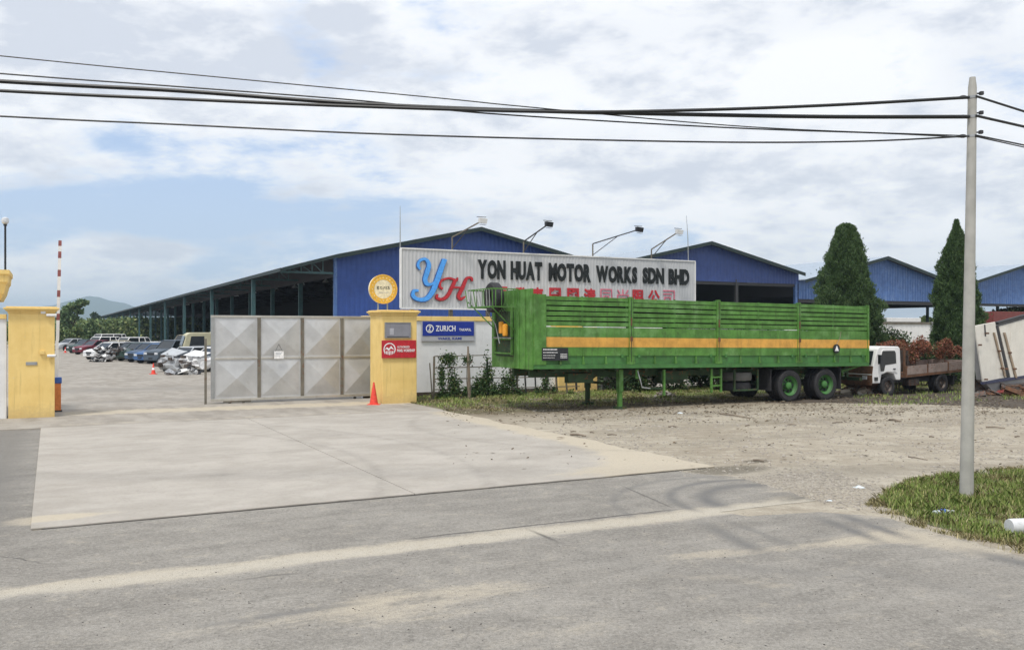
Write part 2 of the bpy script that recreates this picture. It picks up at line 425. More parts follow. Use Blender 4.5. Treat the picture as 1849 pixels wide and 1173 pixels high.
# ------------------------------------------------------------------ ground materials (masks laid out in the yard frame)
def yardcoords(g):
    p = g.pos(); x, y, z = g.sep(p)
    x = x - O.x; y = y - O.y
    u = x * math.cos(TH) + y * math.sin(TH); v = y * math.cos(TH) - x * math.sin(TH)
    return p, u, v
def blob2(u, v, cu, cv, ru, rv):
    a = (u - cu) / ru; b = (v - cv) / rv
    return ((a * a + b * b) * -1.0).exp()
def seg(u, v, a, b, w_):
    du, dv_ = b[0] - a[0], b[1] - a[1]; L = math.hypot(du, dv_); du /= L; dv_ /= L
    s = (u - a[0]) * du + (v - a[1]) * dv_; t = ((v - a[1]) * du - (u - a[0]) * dv_) / w_
    e = (s.step(-.4, .4)) * (s.step(L - .4, L + .4, 1, 0))
    return (t * t * -1.0).exp() * e
def ring(u, v, cu, cv, r, w_, side=None):
    a = u - cu; b = v - cv; t = ((a * a + b * b).pow(.5) - r) / w_
    m = (t * t * -1.0).exp()
    return m
def _dirt(g, put):
    p, u, v = yardcoords(g)
    n = g.noise(p, .35, 8, .6, .3); m = g.noise(g.map(p, (1, 2.2, 1), rz=-TH), 1.6, 7, .65, .3); f = g.noise(p, 26, 6, .7); pb = g.voro(p, 38)
    c = g.mix((.285, .248, .195), (.40, .36, .292), (n * .5 + m * .5).step(.38, .62))
    c = g.mix(c, (.24, .215, .175), (g.noise(p, .9, 7, .65).step(.53, .66)) * .55)
    c = g.mix(c, (.50, .46, .38), (m.step(.55, .72)) * .5)
    gr0 = g.noise(p, 9, 6, .7)
    soil = ((v + m * 5.0 + n * 3.0).step(-5.6, -2.2)) * (u.step(4.5, 6.5))
    c = g.mix(c, (.125, .10, .065), soil * .85)
    green = ((v + m * 4.0 + f * 1.0).step(-5.6, -2.4)) * (u.step(4.5, 6.5)) * (n.step(.40, .6))
    c = g.mix(c, (.11, .125, .045), green * .75)
    oil = ((blob2(u, v, *UV(1318, 848), 1.1, .5) + blob2(u, v, *UV(1365, 832), .35, .2)) * (f * .5 + m * .8)).step(.22, .5)
    c = g.mix(c, (.10, .088, .065), oil * .75)
    br = ((blob2(u, v, *UV(1520, 852), 3.0, .9) + blob2(u, v, *UV(1100, 752), 4.0, .8) + blob2(u, v, *UV(1450, 760), 5.0, .6)) * (m * .6 + gr0 * .9)).step(.35, .8)
    c = g.mix(c, (.21, .18, .135), br * .6)
    grav = blob2(u, v, *UV(1440, 868), 2.2, 1.2)
    c = g.mix(c, g.mix((.20, .19, .17), (.46, .44, .40), g.voro(p, 22, out=0).step(.1, .6)), grav * .3)
    gr = g.noise(p, 18, 6, .8); md = g.noise(p, 2.6, 9, .78); c = g.mix(c, (.20, .17, .125), md.step(.53, .68) * .5); c = g.mix(c, (.50, .46, .38), md.step(.33, .46, 1, 0) * .45); c = g.mix(c, (.17, .145, .105), gr.step(.35, .48, 1, 0) * .6); c = g.mix(c, (.55, .50, .41), gr.step(.56, .7) * .4); tk_ = seg(u, v + (m - .5) * .8, (7, -10.5), (34, -8.8), .35) * .5 + seg(u, v + (m - .5) * .8, (7, -13.0), (34, -11.0), .4) * .5 + seg(u, v + (n - .5) * 2.0, (6.5, -15.5), (34, -13.5), .5) * .4; c = g.mix(c, (.24, .215, .17), tk_ * f.step(.3, .6))
    c = g.mix(c, (.10, .10, .035), (g.noise(p, .02, 5).step(.3, .5)) * ((v).step(60, 120)) * .0)
    put('Base Color', c); put('Roughness', .95); put('Specular IOR Level', .15)
    put('Normal', g.bump(f * .5 + m * 1.5 + pb * .4, .55, .03))
M['dirt'] = new_mat('sandy_dirt', _dirt)
def _asphalt(g, put):
    p, u, v = yardcoords(g)
    q = g.comb(u, v, 0.0)
    n = g.noise(q, .45, 8, .62, .4); m = g.noise(g.map(q, (.6, 2.4, 1)), 1.1, 7, .65, .4); f = g.noise(p, 55, 5, .75); ag = g.voro(p, 85); ff = g.noise(p, 9, 6, .7)
    c = g.mix((.200, .186, .165), (.295, .276, .246), (n * .55 + m * .45).step(.38, .62)); gr = g.noise(p, 24, 5, .8); c = g.mix(c, (.36, .345, .315), gr.step(.48, .66) * .6); c = g.mix(c, (.11, .104, .092), gr.step(.34, .50, 1, 0) * .5); md = g.noise(p, 3.2, 8, .75); c = g.mix(c, (.15, .142, .125), md.step(.52, .66) * .45); c = g.mix(c, (.42, .38, .31), md.step(.34, .46, 1, 0) * .4)
    wob = (g.noise(q, .8, 5, .6) - .5) * .5
    sand = seg(u, v + wob, (-9, -21.15), (5.0, -21.35), .30) * .95 + seg(u, v + wob, (-12, -23.15), (-2.0, -23.15), .30) * .38
    sand = sand + seg(u, v + wob, UV(1180, 1010), UV(1640, 968), .22) * .6 + seg(u, v + wob * 1.6, UV(1150, 1030), UV(1450, 1060), .20) * .5
    sand = sand + seg(u, v + wob, UV(1560, 960), UV(1900, 1010), .45) * .7 + seg(u, v + wob * 2.0, UV(620, 1080), UV(1000, 1055), .3) * .5
    sand = sand + blob2(u, v + wob, *UV(80, 938), .55, .30) * 1.3 + seg(u, v + wob, (5.2, -24), (5.9, -17), .8) * .5
    sand = sand + blob2(u, v, *UV(760, 1110), 1.2, .5) * .4 + blob2(u, v, *UV(1000, 1140), 1.3, .4) * .35
    k = (sand + (m - .5) * 1.3 + (ff - .5) * .5).step(.28, .85)
    c = g.mix(c, (.47, .415, .325), k * (gr * .6 + .45))
    pale = seg(u, v + wob * .7, (-9, -21.2), (5.0, -21.4), .22) * (ff * .9 + n * .5).step(.4, .75)
    c = g.mix(c, (.50, .48, .43), pale * .35)
    # tyre scrubs and patches
    dk = ring(u, v, UV(1420, 900)[0], UV(1420, 900)[1] - .1, 1.25, .17) * .9 + ring(u, v, UV(1420, 900)[0], UV(1420, 900)[1] - .1, 1.75, .10) * .8 + ring(u, v, UV(1400, 905)[0], UV(1400, 905)[1] - .3, 2.5, .08) * .45
    dk = dk * ((v).step(-21.4, -21.0)) * ((v).step(-18.9, -18.5, 1, 0))
    dk = dk + seg(u, v, UV(1480, 935), UV(1590, 978), .11) * .9 + seg(u, v, UV(1520, 930), UV(1640, 972), .12) * .9 + seg(u, v, UV(1270, 945), UV(1380, 1000), .12) * .65 + seg(u, v, UV(1325, 945), UV(1430, 985), .08) * .5 + seg(u, v, UV(1480, 1010), UV(1849, 1090), .16) * .22 + seg(u, v, UV(1760, 995), UV(1900, 1030), .16) * .8 + seg(u, v, UV(1300, 1020), UV(1560, 1045), .16) * .3
    dk = dk + seg(u, v, UV(380, 1128), UV(640, 1090), .07) * .6 + seg(u, v, UV(1050, 1000), UV(1500, 1100), .35) * .12
    c = g.mix(c, (.125, .125, .125), dk * (m * .6 + gr * .7).step(.40, .75))
    dk2 = blob2(u, v, *UV(1445, 898), .55, .28) * (ff * .6 + m * .6).step(.45, .7)
    c = g.mix(c, (.10, .097, .09), dk2 * .8)
    darker = u.step(-5.6, -4.9, 1, 0) * v.step(-19.5, -17.5)
    c = g.mix(c, (.175, .165, .15), darker * .7)
    # cracks
    w1 = (g.noise(q, 1.3, 4, .6) - .5) * .35
    cr = seg(u, v + w1, UV(0, 1005), UV(62, 1013), .012) + seg(u, v + w1 * .4, (-.9, -20.92), (2.8, -21.0), .022) + seg(u, v + w1, UV(455, 1045), UV(520, 1035), .03)
    cr = cr + seg(u, v + w1 * .3, UV(1130, 880), UV(1210, 915), .022) * .7 + seg(u, v + w1, UV(965, 960), UV(1000, 975), .03)
    ca = g.noise(g.map(q, (.7, 1.1, 1)), .9, 9, .62)
    fine = (ca - .5).abs().step(.0, .0025, 1, 0) * n.step(.5, .56) * .5
    c = g.mix(c, (.05, .048, .045), (cr + fine).min(1.0) * .85)
    c = g.mix(c, (.09, .088, .085), ((f * .55 + ag * .6).step(.60, .74)) * .35)
    c = g.mix(c, (.48, .46, .42), (g.noise(p, 70, 3, .6).step(.68, .76)) * .35)
    put('Base Color', c); put('Roughness', .9); put('Specular IOR Level', .2)
    put('Normal', g.bump(f * .6 + ag * .5 + ff * .5 - (cr + fine) * 2.0, .5, .012))
M['asphalt'] = new_mat('worn_dusty_asphalt', _asphalt)
def _conc(old):
    def b(g, put):
        p, u, v = yardcoords(g); q = g.comb(u, v, 0.0)
        n = g.noise(q, .5, 8, .6, .4); m = g.noise(g.map(q, (2.0, .8, 1) if old else (1, 1.5, 1)), 1.0, 7, .65, .3); f = g.noise(p, 40, 5, .7); ff = g.noise(p, 7, 6, .7)
        if old: c = g.mix((.25, .225, .192), (.35, .322, .283), (n * .5 + m * .5).step(.38, .62))
        else: c = g.mix((.325, .298, .262), (.415, .384, .342), (n * .5 + m * .5).step(.36, .64))
        st = g.noise(q, 1.7, 7, .7, .6)
        c = g.mix(c, (.20, .18, .155) if old else (.31, .285, .24), (st.step(.5, .75)) * .5)
        sand = seg(u, v, (-4.5, -1.6), (6.5, -2.2), 1.0) * 1.1 + seg(u, v, (-5, -5.0), (6, -5.2), .35) * .6 if old else blob2(u, v, *UV(90, 938), .7, .25) * 1.4 + seg(u, v, (-4, -17.9), (4, -17.9), .5) * .35 + seg(u, v, (6.0, -18.6), (6.1, -6), 1.0) * 1.5 + blob2(u, v, 6.1, -18.4, 2.3, 1.9) * 1.9
        c = g.mix(c, (.45, .395, .305), (sand + (m - .5) * 1.2 + (ff - .5) * .6).step(.45, .95) * .85)
        w1 = (g.noise(q, 1.1, 5, .6) - .5) * .25
        if not old:
            cr = seg(u, v + w1, (-4.8, -12.6), (6, -12.9), .009) * n.step(.4, .5) + seg(u, v + w1 * 2, (-4.9, -8.1), (-1, -7.9), .007) * .4
            tm = ring(u, v, -9, -14, 9.5, .10) * .5 + ring(u, v, -9, -14, 11.2, .12) * .45 + ring(u, v, 9.5, -11, 6.2, .12) * .4 + blob2(u, v, 1.2, -10.5, .35, .2) * .6 + blob2(u, v, -2.2, -15.2, .18, .12) * .8 + blob2(u, v, 3.1, -15.8, .22, .12) * .6
            c = g.mix(c, (.20, .185, .165), tm * (ff * .6 + f * .5).step(.4, .72))
            c = g.mix(c, (.14, .13, .115), cr.min(1.0) * .7)
        else:
            bands = seg(u, v, (-30, 2.2), (6, 2.6), .5) * .5 + seg(u, v, (-30, 9.5), (6, 9.0), 1.6) * .5
            c = g.mix(c, (.19, .18, .165), bands * m.step(.3, .6))
        c = g.mix(c, (.13, .12, .11), (f.step(.63, .72)) * .35)
        gr = g.noise(p, 22, 5, .8); c = g.mix(c, (.20, .185, .16), gr.step(.33, .47, 1, 0) * .4); c = g.mix(c, (.55, .52, .46), gr.step(.56, .7) * .3)
        put('Base Color', c); put('Roughness', .85); put('Specular IOR Level', .25)
        put('Normal', g.bump(f * .5 + ff * .6 + m * .3, .3, .01))
    return b
M['concrete'] = new_mat('pale_slab_concrete', _conc(False)); M['concrete_old'] = new_mat('stained_yard_concrete', _conc(True))

# ------------------------------------------------------------------ ground sheets
def sheet(name, pts, z, mat, kind='structure', parent=None):
    return tag(MB().poly([(p[0], p[1], z) for p in pts]).build(name, mat, parent), kind=kind)
tag(MB().poly([(-7000, -300, 0), (7000, -300, 0), (7000, 9000, 0), (-7000, 9000, 0)]).build('ground', M['dirt']), kind='structure')
def rough_edge(a, b, amp, step=.12, seed=0.0):
    a = Vector((a[0], a[1], 0)); b = Vector((b[0], b[1], 0)); L = (b - a).length; n = max(2, int(L / step)); t = (b - a).normalized(); nn = Vector((-t.y, t.x, 0)); out = []
    for i in range(n):
        p = a + (b - a) * (i / n); k = mnoise.fractal(Vector((i * step * 1.3 + seed, seed * 3.1, 0)), .7, 2.1, 4) * amp * min(1, i / 3, (n - i) / 3)
        q = p + nn * k; out.append((q.x, q.y))
    return out
def wp(u, v): p = W(u, v); return (p.x, p.y)
edge = []
gp = lambda x, y: (GP(x, y).x, GP(x, y).y)
edge += [wp(-60, -5.62), wp(-5.0, -5.62), wp(-5.0, -17.6)]
edge += [wp(-5.0, -18.34)] + [wp(5.0, -18.36)]
tip = gp(1475, 904); tr = gp(1330, 861)
edge += rough_edge(wp(5.0, -18.36), tr, .05, seed=1) + rough_edge(tr, gp(1420, 885), .05, seed=2) + rough_edge(gp(1420, 885), tip, .07, seed=3)
edge += rough_edge(tip, gp(1400, 912), .05, seed=4) + rough_edge(gp(1400, 912), gp(1300, 924), .05, seed=8) + rough_edge(gp(1300, 924), gp(1350, 932), .04, seed=9)
edge += rough_edge(gp(1350, 932), gp(1480, 924), .06, seed=10) + rough_edge(gp(1480, 924), gp(1600, 934), .08, seed=5) + rough_edge(gp(1600, 934), gp(1850, 1006), .10, seed=6) + rough_edge(gp(1850, 1006), (14, 7.6), .12, seed=7)
edge += [(60, 30.0), (60, -200), (-160, -200)]
sheet('road', edge, .004, M['asphalt'])
# concrete apron in front of the gate: four cast slabs with open joints
dw = tag(MB().poly([(*wp(-4.9, -18.33), .002), (*wp(5.7, -18.33), .002), (*wp(5.7, -5.55), .002), (*wp(-4.9, -5.55), .002)]).build('driveway', flat('joint_filler', (.045, .042, .038), .95)), kind='structure')
def slab(u0, u1, v0, v1, jr=0):
    pts = (rough_edge(wp(u0, v0), wp(u1, v0), .022, .1, u0) if v0 < -18 else [wp(u0, v0)]) + [wp(u1, v0)] + (rough_edge(wp(u1, v0), wp(u1, v1), .10, .2, 5) if jr else []) + [wp(u1, v1), wp(u0, v1)]
    m = MB().prism(pts, .003, .026); return m.build('slab', M['concrete'], dw, bevel=.006)
slab(-5.02, .08, -18.305, -12.75); slab(.095, 5.9, -18.305, -12.75, 1); slab(-5.02, .08, -12.745, -5.60); slab(.095, 5.9, -12.745, -5.60, 1)
# yard paving behind and around the gate
yard = tag(MB().prism([wp(-60, -5.56), wp(6.0, -5.56), wp(6.0, 0.4), wp(110, 0.4), wp(110, 400), wp(-90, 400), wp(-90, 60), wp(-60, 30)], .001, .022).build('yard_paving', M['concrete_old']), kind='structure')

# ------------------------------------------------------------------ hill and haze
def hill(pts_px, dist, name):
    top = []
    for (px, py) in pts_px:
        top.append(PD(px, py, dist))
    rows = []
    mb = MB(); n = len(top); depth = [(-900, -.02), (-450, .45), (0, 1), (600, .6), (1400, -.02)]
    grid = []
    for (dy, k) in depth:
        grid.append([(p.x * (1 + dy / dist), p.y + dy, (p.z - 0) * k + (mnoise.noise(Vector((p.x * .01, dy * .01, 0))) * 14 if 0 < k < 1 else 0)) for p in top])
    base = 0
    for r in grid: mb.v += r
    for i in range(len(grid) - 1):
        for j in range(n - 1): mb.f.append((i * n + j, i * n + j + 1, (i + 1) * n + j + 1, (i + 1) * n + j))
    return tag(mb.build(name, M['hill'], smooth=True), kind='structure')
ctl = [(-900, 596), (-500, 575), (-250, 560), (-60, 552), (0, 556), (50, 556), (95, 551), (130, 541), (160, 535), (178, 536), (200, 543), (225, 547), (250, 556), (330, 570), (450, 584), (700, 597)]
pts = []
for (a, b) in zip(ctl[:-1], ctl[1:]):
    for k in range(6):
        t = k / 6; x = a[0] + (b[0] - a[0]) * t; y = a[1] + (b[1] - a[1]) * t
        pts.append((x, y + mnoise.noise(Vector((x * .035, 3, 0))) * 1.6))
hill(pts, 3600, 'hills')
hb = MB().box(-5200, 5200, -60, 5800, -1, 190)
hm = bpy.data.materials.new('haze'); hm.use_nodes = True; nt = hm.node_tree; nt.nodes.remove(nt.nodes['Principled BSDF'])
pv = nt.nodes.new('ShaderNodeVolumePrincipled'); pv.inputs['Color'].default_value = (.66, .84, 1.0, 1); pv.inputs['Density'].default_value = .00030; pv.inputs['Anisotropy'].default_value = .2
nt.links.new(pv.outputs[0], nt.nodes['Material Output'].inputs['Volume'])
tag(hb.build('haze', hm), kind='stuff')

# ------------------------------------------------------------------ sheds
SHED0 = Vector((-2.4, 60, 0)); SW = 19.7
ridge_z = [9.3, 9.25, 8.85, 8.85, 8.8]; eave_z = [7.1, 7.1, 6.55, 6.5, 6.5]; length = [250, 120, 110, 110, 110]
labels = ['largest blue sheet metal shed with long open left side and lean-to roof', 'blue sheet metal shed with dark wide opening behind the right end of the billboard',
          'faded blue open shed between the two cypress trees', 'faded blue open shed at the right edge behind the concrete pole', 'blue open shed beyond the right edge row']
def gable(x0, x1, zb, ze, zr, half, y=0.0, pitch=.33, dep=.022):
    """corrugated sheet wall with a sloped top"""
    mb = MB(); xs = []; x = x0; k = 0
    seq = [0, 0, 1, 1]; wds = [.34, .16, .34, .16]
    while x < x1 - 1e-4:
        xs.append((x, seq[k % 4])); x += pitch * wds[k % 4]; k += 1
    xs.append((x1, seq[k % 4])); xs = sorted(xs + [(0.0001, 0)] if x0 < 0 < x1 else xs)
    for (x, d_) in xs:
        zt = zr - (zr - ze) * abs(x) / half; mb.v.append((x, y - d_ * dep, zb)); mb.v.append((x, y - d_ * dep, zt))
    for i in range(len(xs) - 1): mb.f.append((2 * i, 2 * i + 2, 2 * i + 3, 2 * i + 1))
    return mb
def truss_mesh(half, ze, zr):
    mb = MB(); mb.bar((-half, 0, ze - .35), (half, 0, ze - .35), .12); mb.bar((-half, 0, ze - .1), (0, 0, zr - .25), .14); mb.bar((half, 0, ze - .1), (0, 0, zr - .25), .14)
    for i in range(-3, 4):
        x = half * i / 4; zt = zr - .25 - (zr - ze - .15) * abs(x) / half; mb.bar((x, 0, ze - .35), (x, 0, zt), .08)
        if i < 3:
            x2 = half * (i + 1) / 4; mb.bar((x, 0, ze - .35), (x2, 0, zr - .25 - (zr - ze - .15) * abs(x2) / half), .06)
    return mb.mesh('truss')
lampme = MB().lathe([(.03, .45), (.05, .25), (.12, .22), (.30, .0), (.31, -.02)], 12).mesh('high_bay_lamp'); lampme.materials.append(flat('lamp_shade_white', (.75, .78, .80), .4))
sheds = []
for i in range(5):
    half = SW / 2; zr, ze, L = ridge_z[i], eave_z[i], length[i]
    base = SHED0 + U * (SW * i)
    if i == 1: L = 120
    t = thing('shed', labels[i], 'shed', base, TH, 'blue sheds in a row'); sheds.append(t)
    for s in (-1, 1):
        e = half + .0
        zt = ze
        mb = MB()
        # roof sheet with ribs running down the slope are too fine to tell: a folded slab
        a0, a1 = (0, zr), (s * e, zt)
        mb.hexa([(a0[0], -.75, a0[1]), (a1[0], -.75, a1[1]), (a1[0], L, a1[1]), (a0[0], L, a0[1]), (a0[0], -.75, a0[1] + .06), (a1[0], -.75, a1[1] + .06), (a1[0], L, a1[1] + .06), (a0[0], L, a0[1] + .06)])
        r = mb.build('roof', M['roof'], t)
        r.data.materials.append(M['under'])
        for p in r.data.polygons:
            if p.normal.z < -.5: p.material_index = 1
        MB().hexa([(0, -.80, zr - .20), (s * e, -.80, zt - .20), (s * e, -.757, zt - .20), (0, -.757, zr - .20), (0, -.80, zr + .075), (s * e, -.80, zt + .075), (s * e, -.757, zt + .075), (0, -.757, zr + .075)]).build('barge_board', M['barge'], t)
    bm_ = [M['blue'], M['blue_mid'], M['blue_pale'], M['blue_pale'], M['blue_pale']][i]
    if i == 0:
        gable(-half, half, 0, ze - .02, zr - .02, half).build('gable_wall', bm_, t)
    elif i == 1:
        gable(-half, half, 6.28, ze - .02, zr - .02, half).build('gable_wall', bm_, t)
        for x in (-half + .25, -3.5, 3.2, half - .25): MB().box(x - .13, x + .13, -.02, .2, 0, 6.5).build('column', M['steel_dark'] if abs(x) < 8 else M['blue_pale'], t)
        MB().box(-half, half, .05, .25, 6.05, 6.28).build('lintel', M['steel_dark'], t)
    else:
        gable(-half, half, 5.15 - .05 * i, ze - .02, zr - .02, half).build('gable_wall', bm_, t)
        MB().box(-half, half, .05, .22, 4.75, 5.05).build('lintel', M['steel_dark'], t)
        for x in (-half + .2, half - .35): MB().box(x - .11, x + .11, 0.04, .26, 0, 5.1).build('column', M['steel_dark'], t)
    # columns and trusses down the length
    colme = MB().box(-.14, .14, -.11, .11, 0, ze - .1).mesh('column'); colme.materials.append(M['column'])
    tm = truss_mesh(half - .15, ze, zr); tm.materials.append(M['under'])
    nb = int(L / 9)
    for k in range(1, nb + 1):
        if i > 0 and k > 8: continue
        share('column', colme, t, (-half + .15, k * 9, 0)); share('truss', tm, t, (0, k * 9, 0))
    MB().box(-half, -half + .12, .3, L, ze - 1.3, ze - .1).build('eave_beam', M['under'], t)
    if i == 0:
        # lean-to on the left
        x0, x1, z0, z1 = -half - 3.4, -half, 6.15, 7.1
        mb = MB().hexa([(x0, -.75, z0), (x1, -.75, z1), (x1, L, z1), (x0, L, z0), (x0, -.75, z0 + .06), (x1, -.75, z1 + .06), (x1, L, z1 + .06), (x0, L, z0 + .06)])
        r = mb.build('lean_to_roof', M['roof'], t); r.data.materials.append(M['under'])
        for p in r.data.polygons:
            if p.normal.z < -.5: p.material_index = 1
        MB().hexa([(x0, -.80, z0 - .14), (x1, -.80, z1 - .14), (x1, -.757, z1 - .14), (x0, -.757, z0 - .14), (x0, -.80, z0 + .075), (x1, -.80, z1 + .075), (x1, -.757, z1 + .075), (x0, -.757, z0 + .075)]).build('barge_board', M['barge'], t)
        MB().box(x0 - .10, x0 - .02, -.75, L, z0 - .16, z0 + .06).build('gutter', M['barge'], t)
        lt = MB(); lt.bar((x0 + .1, 0, z0 - .12), (x1, 0, z0 - .12), .12); lt.bar((x0 + .1, 0, z0 - .02), (x1, 0, z1 - .06), .10)
        for q in range(1, 5):
            xa = x0 + (x1 - x0) * q / 5; lt.bar((xa, 0, z0 - .12), (xa, 0, z0 + (z1 - z0) * q / 5 - .05), .06)
            lt.bar((xa - .68, 0, z0 + (z1 - z0) * (q - 1) / 5 - .05), (xa, 0, z0 - .12), .05)
        lm = lt.mesh('lean_to_truss'); lm.materials.append(M['column'])
        cm = MB().box(-.13, .13, -.1, .1, 0, z0 - .15).mesh('column'); cm.materials.append(M['column'])
        for k in range(0, nb + 1):
            share('lean_to_truss', lm, t, (0, k * 9 + .1, 0))
            if k % 2 == 1: share('column', cm, t, (x0 + .25, k * 9, 0))
        MB().box(-half - .02, -half + .18, -.06, .16, 0, ze - .1).build('corner_column', M['blue_pale'], t)
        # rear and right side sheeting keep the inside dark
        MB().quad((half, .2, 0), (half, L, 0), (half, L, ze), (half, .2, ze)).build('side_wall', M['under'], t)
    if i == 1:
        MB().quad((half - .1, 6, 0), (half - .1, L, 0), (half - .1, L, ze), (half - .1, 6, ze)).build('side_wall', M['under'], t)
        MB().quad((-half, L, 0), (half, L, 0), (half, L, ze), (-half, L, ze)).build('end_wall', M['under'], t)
lamp_pos = [(-8.2, 5, 6.2), (-5.0, 12, 6.6), (-8.4, 14, 6.0), (-4.5, 21, 6.6), (-8.4, 23, 6.0), (-8.4, 32, 6.0), (-4.5, 32, 6.6), (-8.4, 41, 6.0), (-4.5, 41, 6.6), (-8.4, 52, 6.0), (-8.4, 64, 6.0), (-8.4, 78, 6.0), (-8.4, 95, 6.0), (-8.4, 115, 6.0)]
for (x, y, z) in lamp_pos:
    o = bpy.data.objects.new('high_bay_lamp', lampme); C.objects.link(o); p = SHED0 + U * x + V * y; o.location = (p.x, p.y, z)
    tag(o, 'small white high bay lamp hanging under the roof of the largest shed', 'lamp', 'high bay lamps in the largest shed')
for x in (-4.5, 0.5, 5.0):
    for y in (8, 14, 20, 26, 32):
        o = bpy.data.objects.new('high_bay_lamp', lampme); C.objects.link(o); p = SHED0 + U * (SW + x) + V * y; o.location = (p.x, p.y, 6.1); o.scale = (1.3, 1.3, .8)
        tag(o, 'small white high bay lamp hanging inside the dark second shed opening', 'lamp', 'high bay lamps in the second shed')
# distant low sheds and stacked goods seen through the open bays
# ------------------------------------------------------------------ gate
def yard_thing(name, label, cat, u, v, z=0, group=None, rz=TH): 
    p = W(u, v, z); return thing(name, label, cat, (p.x, p.y, p.z), rz, group)
gt = yard_thing('sliding_gate', 'wide stainless steel sliding gate of eight pressed pyramid panels beside the yellow sign pillar', 'gate', 0, 0)
GW, GZ0, GZ1 = 5.75, .10, 2.98
xs = [0, 1.52, 3.0, 4.42, GW]
fr = MB()
fr.box(-.06, GW, -.05, .05, GZ1 - .07, GZ1); fr.box(-.06, GW, -.05, .05, GZ0, GZ0 + .09); fr.box(0, GW, -.045, .045, 1.50, 1.56)
fr.build('frame_rail', M['stainless_bar'], gt, bevel=.008)
for x in xs: MB().box(x - .055, x + .055, -.052, .052, GZ0 + .09, GZ1 - .07).build('frame_post', M['brown_steel'] if x > 0 else M['galv'], gt, bevel=.006)
for x in xs[:1]: MB().box(x - .26, x - .19, -.04, .04, .02, 2.2).build('end_post', M['brown_steel'], gt)
for i in range(4):
    for (z0, z1) in ((GZ0 + .09, 1.50), (1.56, GZ1 - .07)):
        xa, xb = xs[i] + .055, xs[i + 1] - .055; cx, cz = (xa + xb) / 2, (z0 + z1) / 2; e = .05
        mb = MB(); o_ = [(xa, -.012, z0), (xb, -.012, z0), (xb, -.012, z1), (xa, -.012, z1)]
        q = [(xa + e, -.012, z0 + e), (xb - e, -.012, z0 + e), (xb - e, -.012, z1 - e), (xa + e, -.012, z1 - e)]
        for k in range(4):
            mb.quad(o_[k], o_[(k + 1) % 4], q[(k + 1) % 4], q[k]); mb.poly([q[k], q[(k + 1) % 4], (cx, -.012 - .085, cz)])
        mb.box(xa, xb, .0, .02, z0, z1)
        mb.build('panel', M['stainless'], gt, fix=False)
for x in (.55, 1.0, 4.9): MB().lathe([(.05, -.02), (.05, .02)], 12, 'y', (x, 0, .055)).build('roller', M['steel_dark'], gt)
MB().box(.35, 1.25, -.04, .04, .05, .10).build('roller_bracket', M['brown_steel'], gt)
# paper notice hanging on the gate
nu, nz = onv(504, 640, -.2)
pn = yard_thing('paper_notice', 'small white notice hanging by a string on the stainless gate', 'notice', nu, -.17, nz)
MB().box(-.16, .16, -.004, .004, -.14, .12).build('sheet', M['sign_white'], pn)
MB().tube([(-.12, 0, .12), (0, .01, .36)], .006, 4).tube([(.12, 0, .12), (0, .01, .36)], .006, 4).build('string', M['black'], pn)
for k in range(3): MB().box(-.11, .11 - .04 * k, -.0075, -.005, .06 - .05 * k, .075 - .05 * k).build('print_line', flat('faded_print', (.35, .4, .45)), pn)

# ------------------------------------------------------------------ pillars and walls
def pillar(name, label, u0, v0, w_, dp, h, cap=.09):
    t = yard_thing(name, label, 'pillar', u0, v0)
    MB().box(0, w_, 0, dp, 0, h - .16).build('shaft', M['yellow'], t, bevel=.015)
    m = MB(); 
    for (e, z0, z1) in ((.02, h - .16, h - .10), (cap * .6, h - .10, h - .05), (cap, h - .05, h), (cap * .5, h, h + .03)): m.box(-e, w_ + e, -e, dp + e, z0, z1)
    m.build('cap', M['yellow'], t, bevel=.008)
    return t
pr_u, pr_v = UV(690, 730); PRW = 1.24
prr = pillar('gate_pillar', 'yellow gate pillar with grey plaque and red sign right of the stainless gate', pr_u, pr_v, PRW, 1.25, 3.13, .10)
pl_u, pl_v = UV(15, 757)
pll = pillar('gate_pillar', 'yellow gate pillar at the left edge with small cameras and a letter plate', pl_u, pl_v, 1.15, .62, 3.12, .12)
wall = yard_thing('boundary_wall', 'white boundary wall with yellow coping behind the creeper trellis', 'wall', pr_u + .2, .1)
L1 = 13.4 - (pr_u + .2)
MB().box(0, L1, 0, .18, 0, 2.83).build('panel', M['conc_wall'], wall)
MB().box(0, L1, -.05, .23, 2.83, 3.0).build('coping', M['yellow'], wall, bevel=.01)
MB().box(0, L1, -.03, -.002, 0, .16).build('plinth', M['soil'], wall)
MB().box(L1 - .1, L1 + 1.75, -.25, .5, 0, 3.1).build('end_pillar', M['yellow'], wall, bevel=.01)
w2 = yard_thing('boundary_wall', 'short grey wall stub at the right end of the white wall behind the trailer', 'wall', 15.2, .2)
MB().box(0, 1.6, 0, .16, 0, 1.25).build('panel', paint('grey_render', (.28, .28, .28), .85, .1, .4), w2)
w3 = yard_thing('boundary_wall', 'white wall stub left of the left yellow gate pillar', 'wall', pl_u - 6.2, pl_v + .12)
MB().box(0, 6.15, 0, .18, 0, 2.80).build('panel', M['conc_wall'], w3)
MB().box(0, 6.15, -.04, .22, 2.80, 2.93).build('coping', M['yellow'], w3, bevel=.008)
MB().box(5.2, 5.86, -.05, -.003, .25, 2.2).build('dark_letter_box', M['black'], w3)
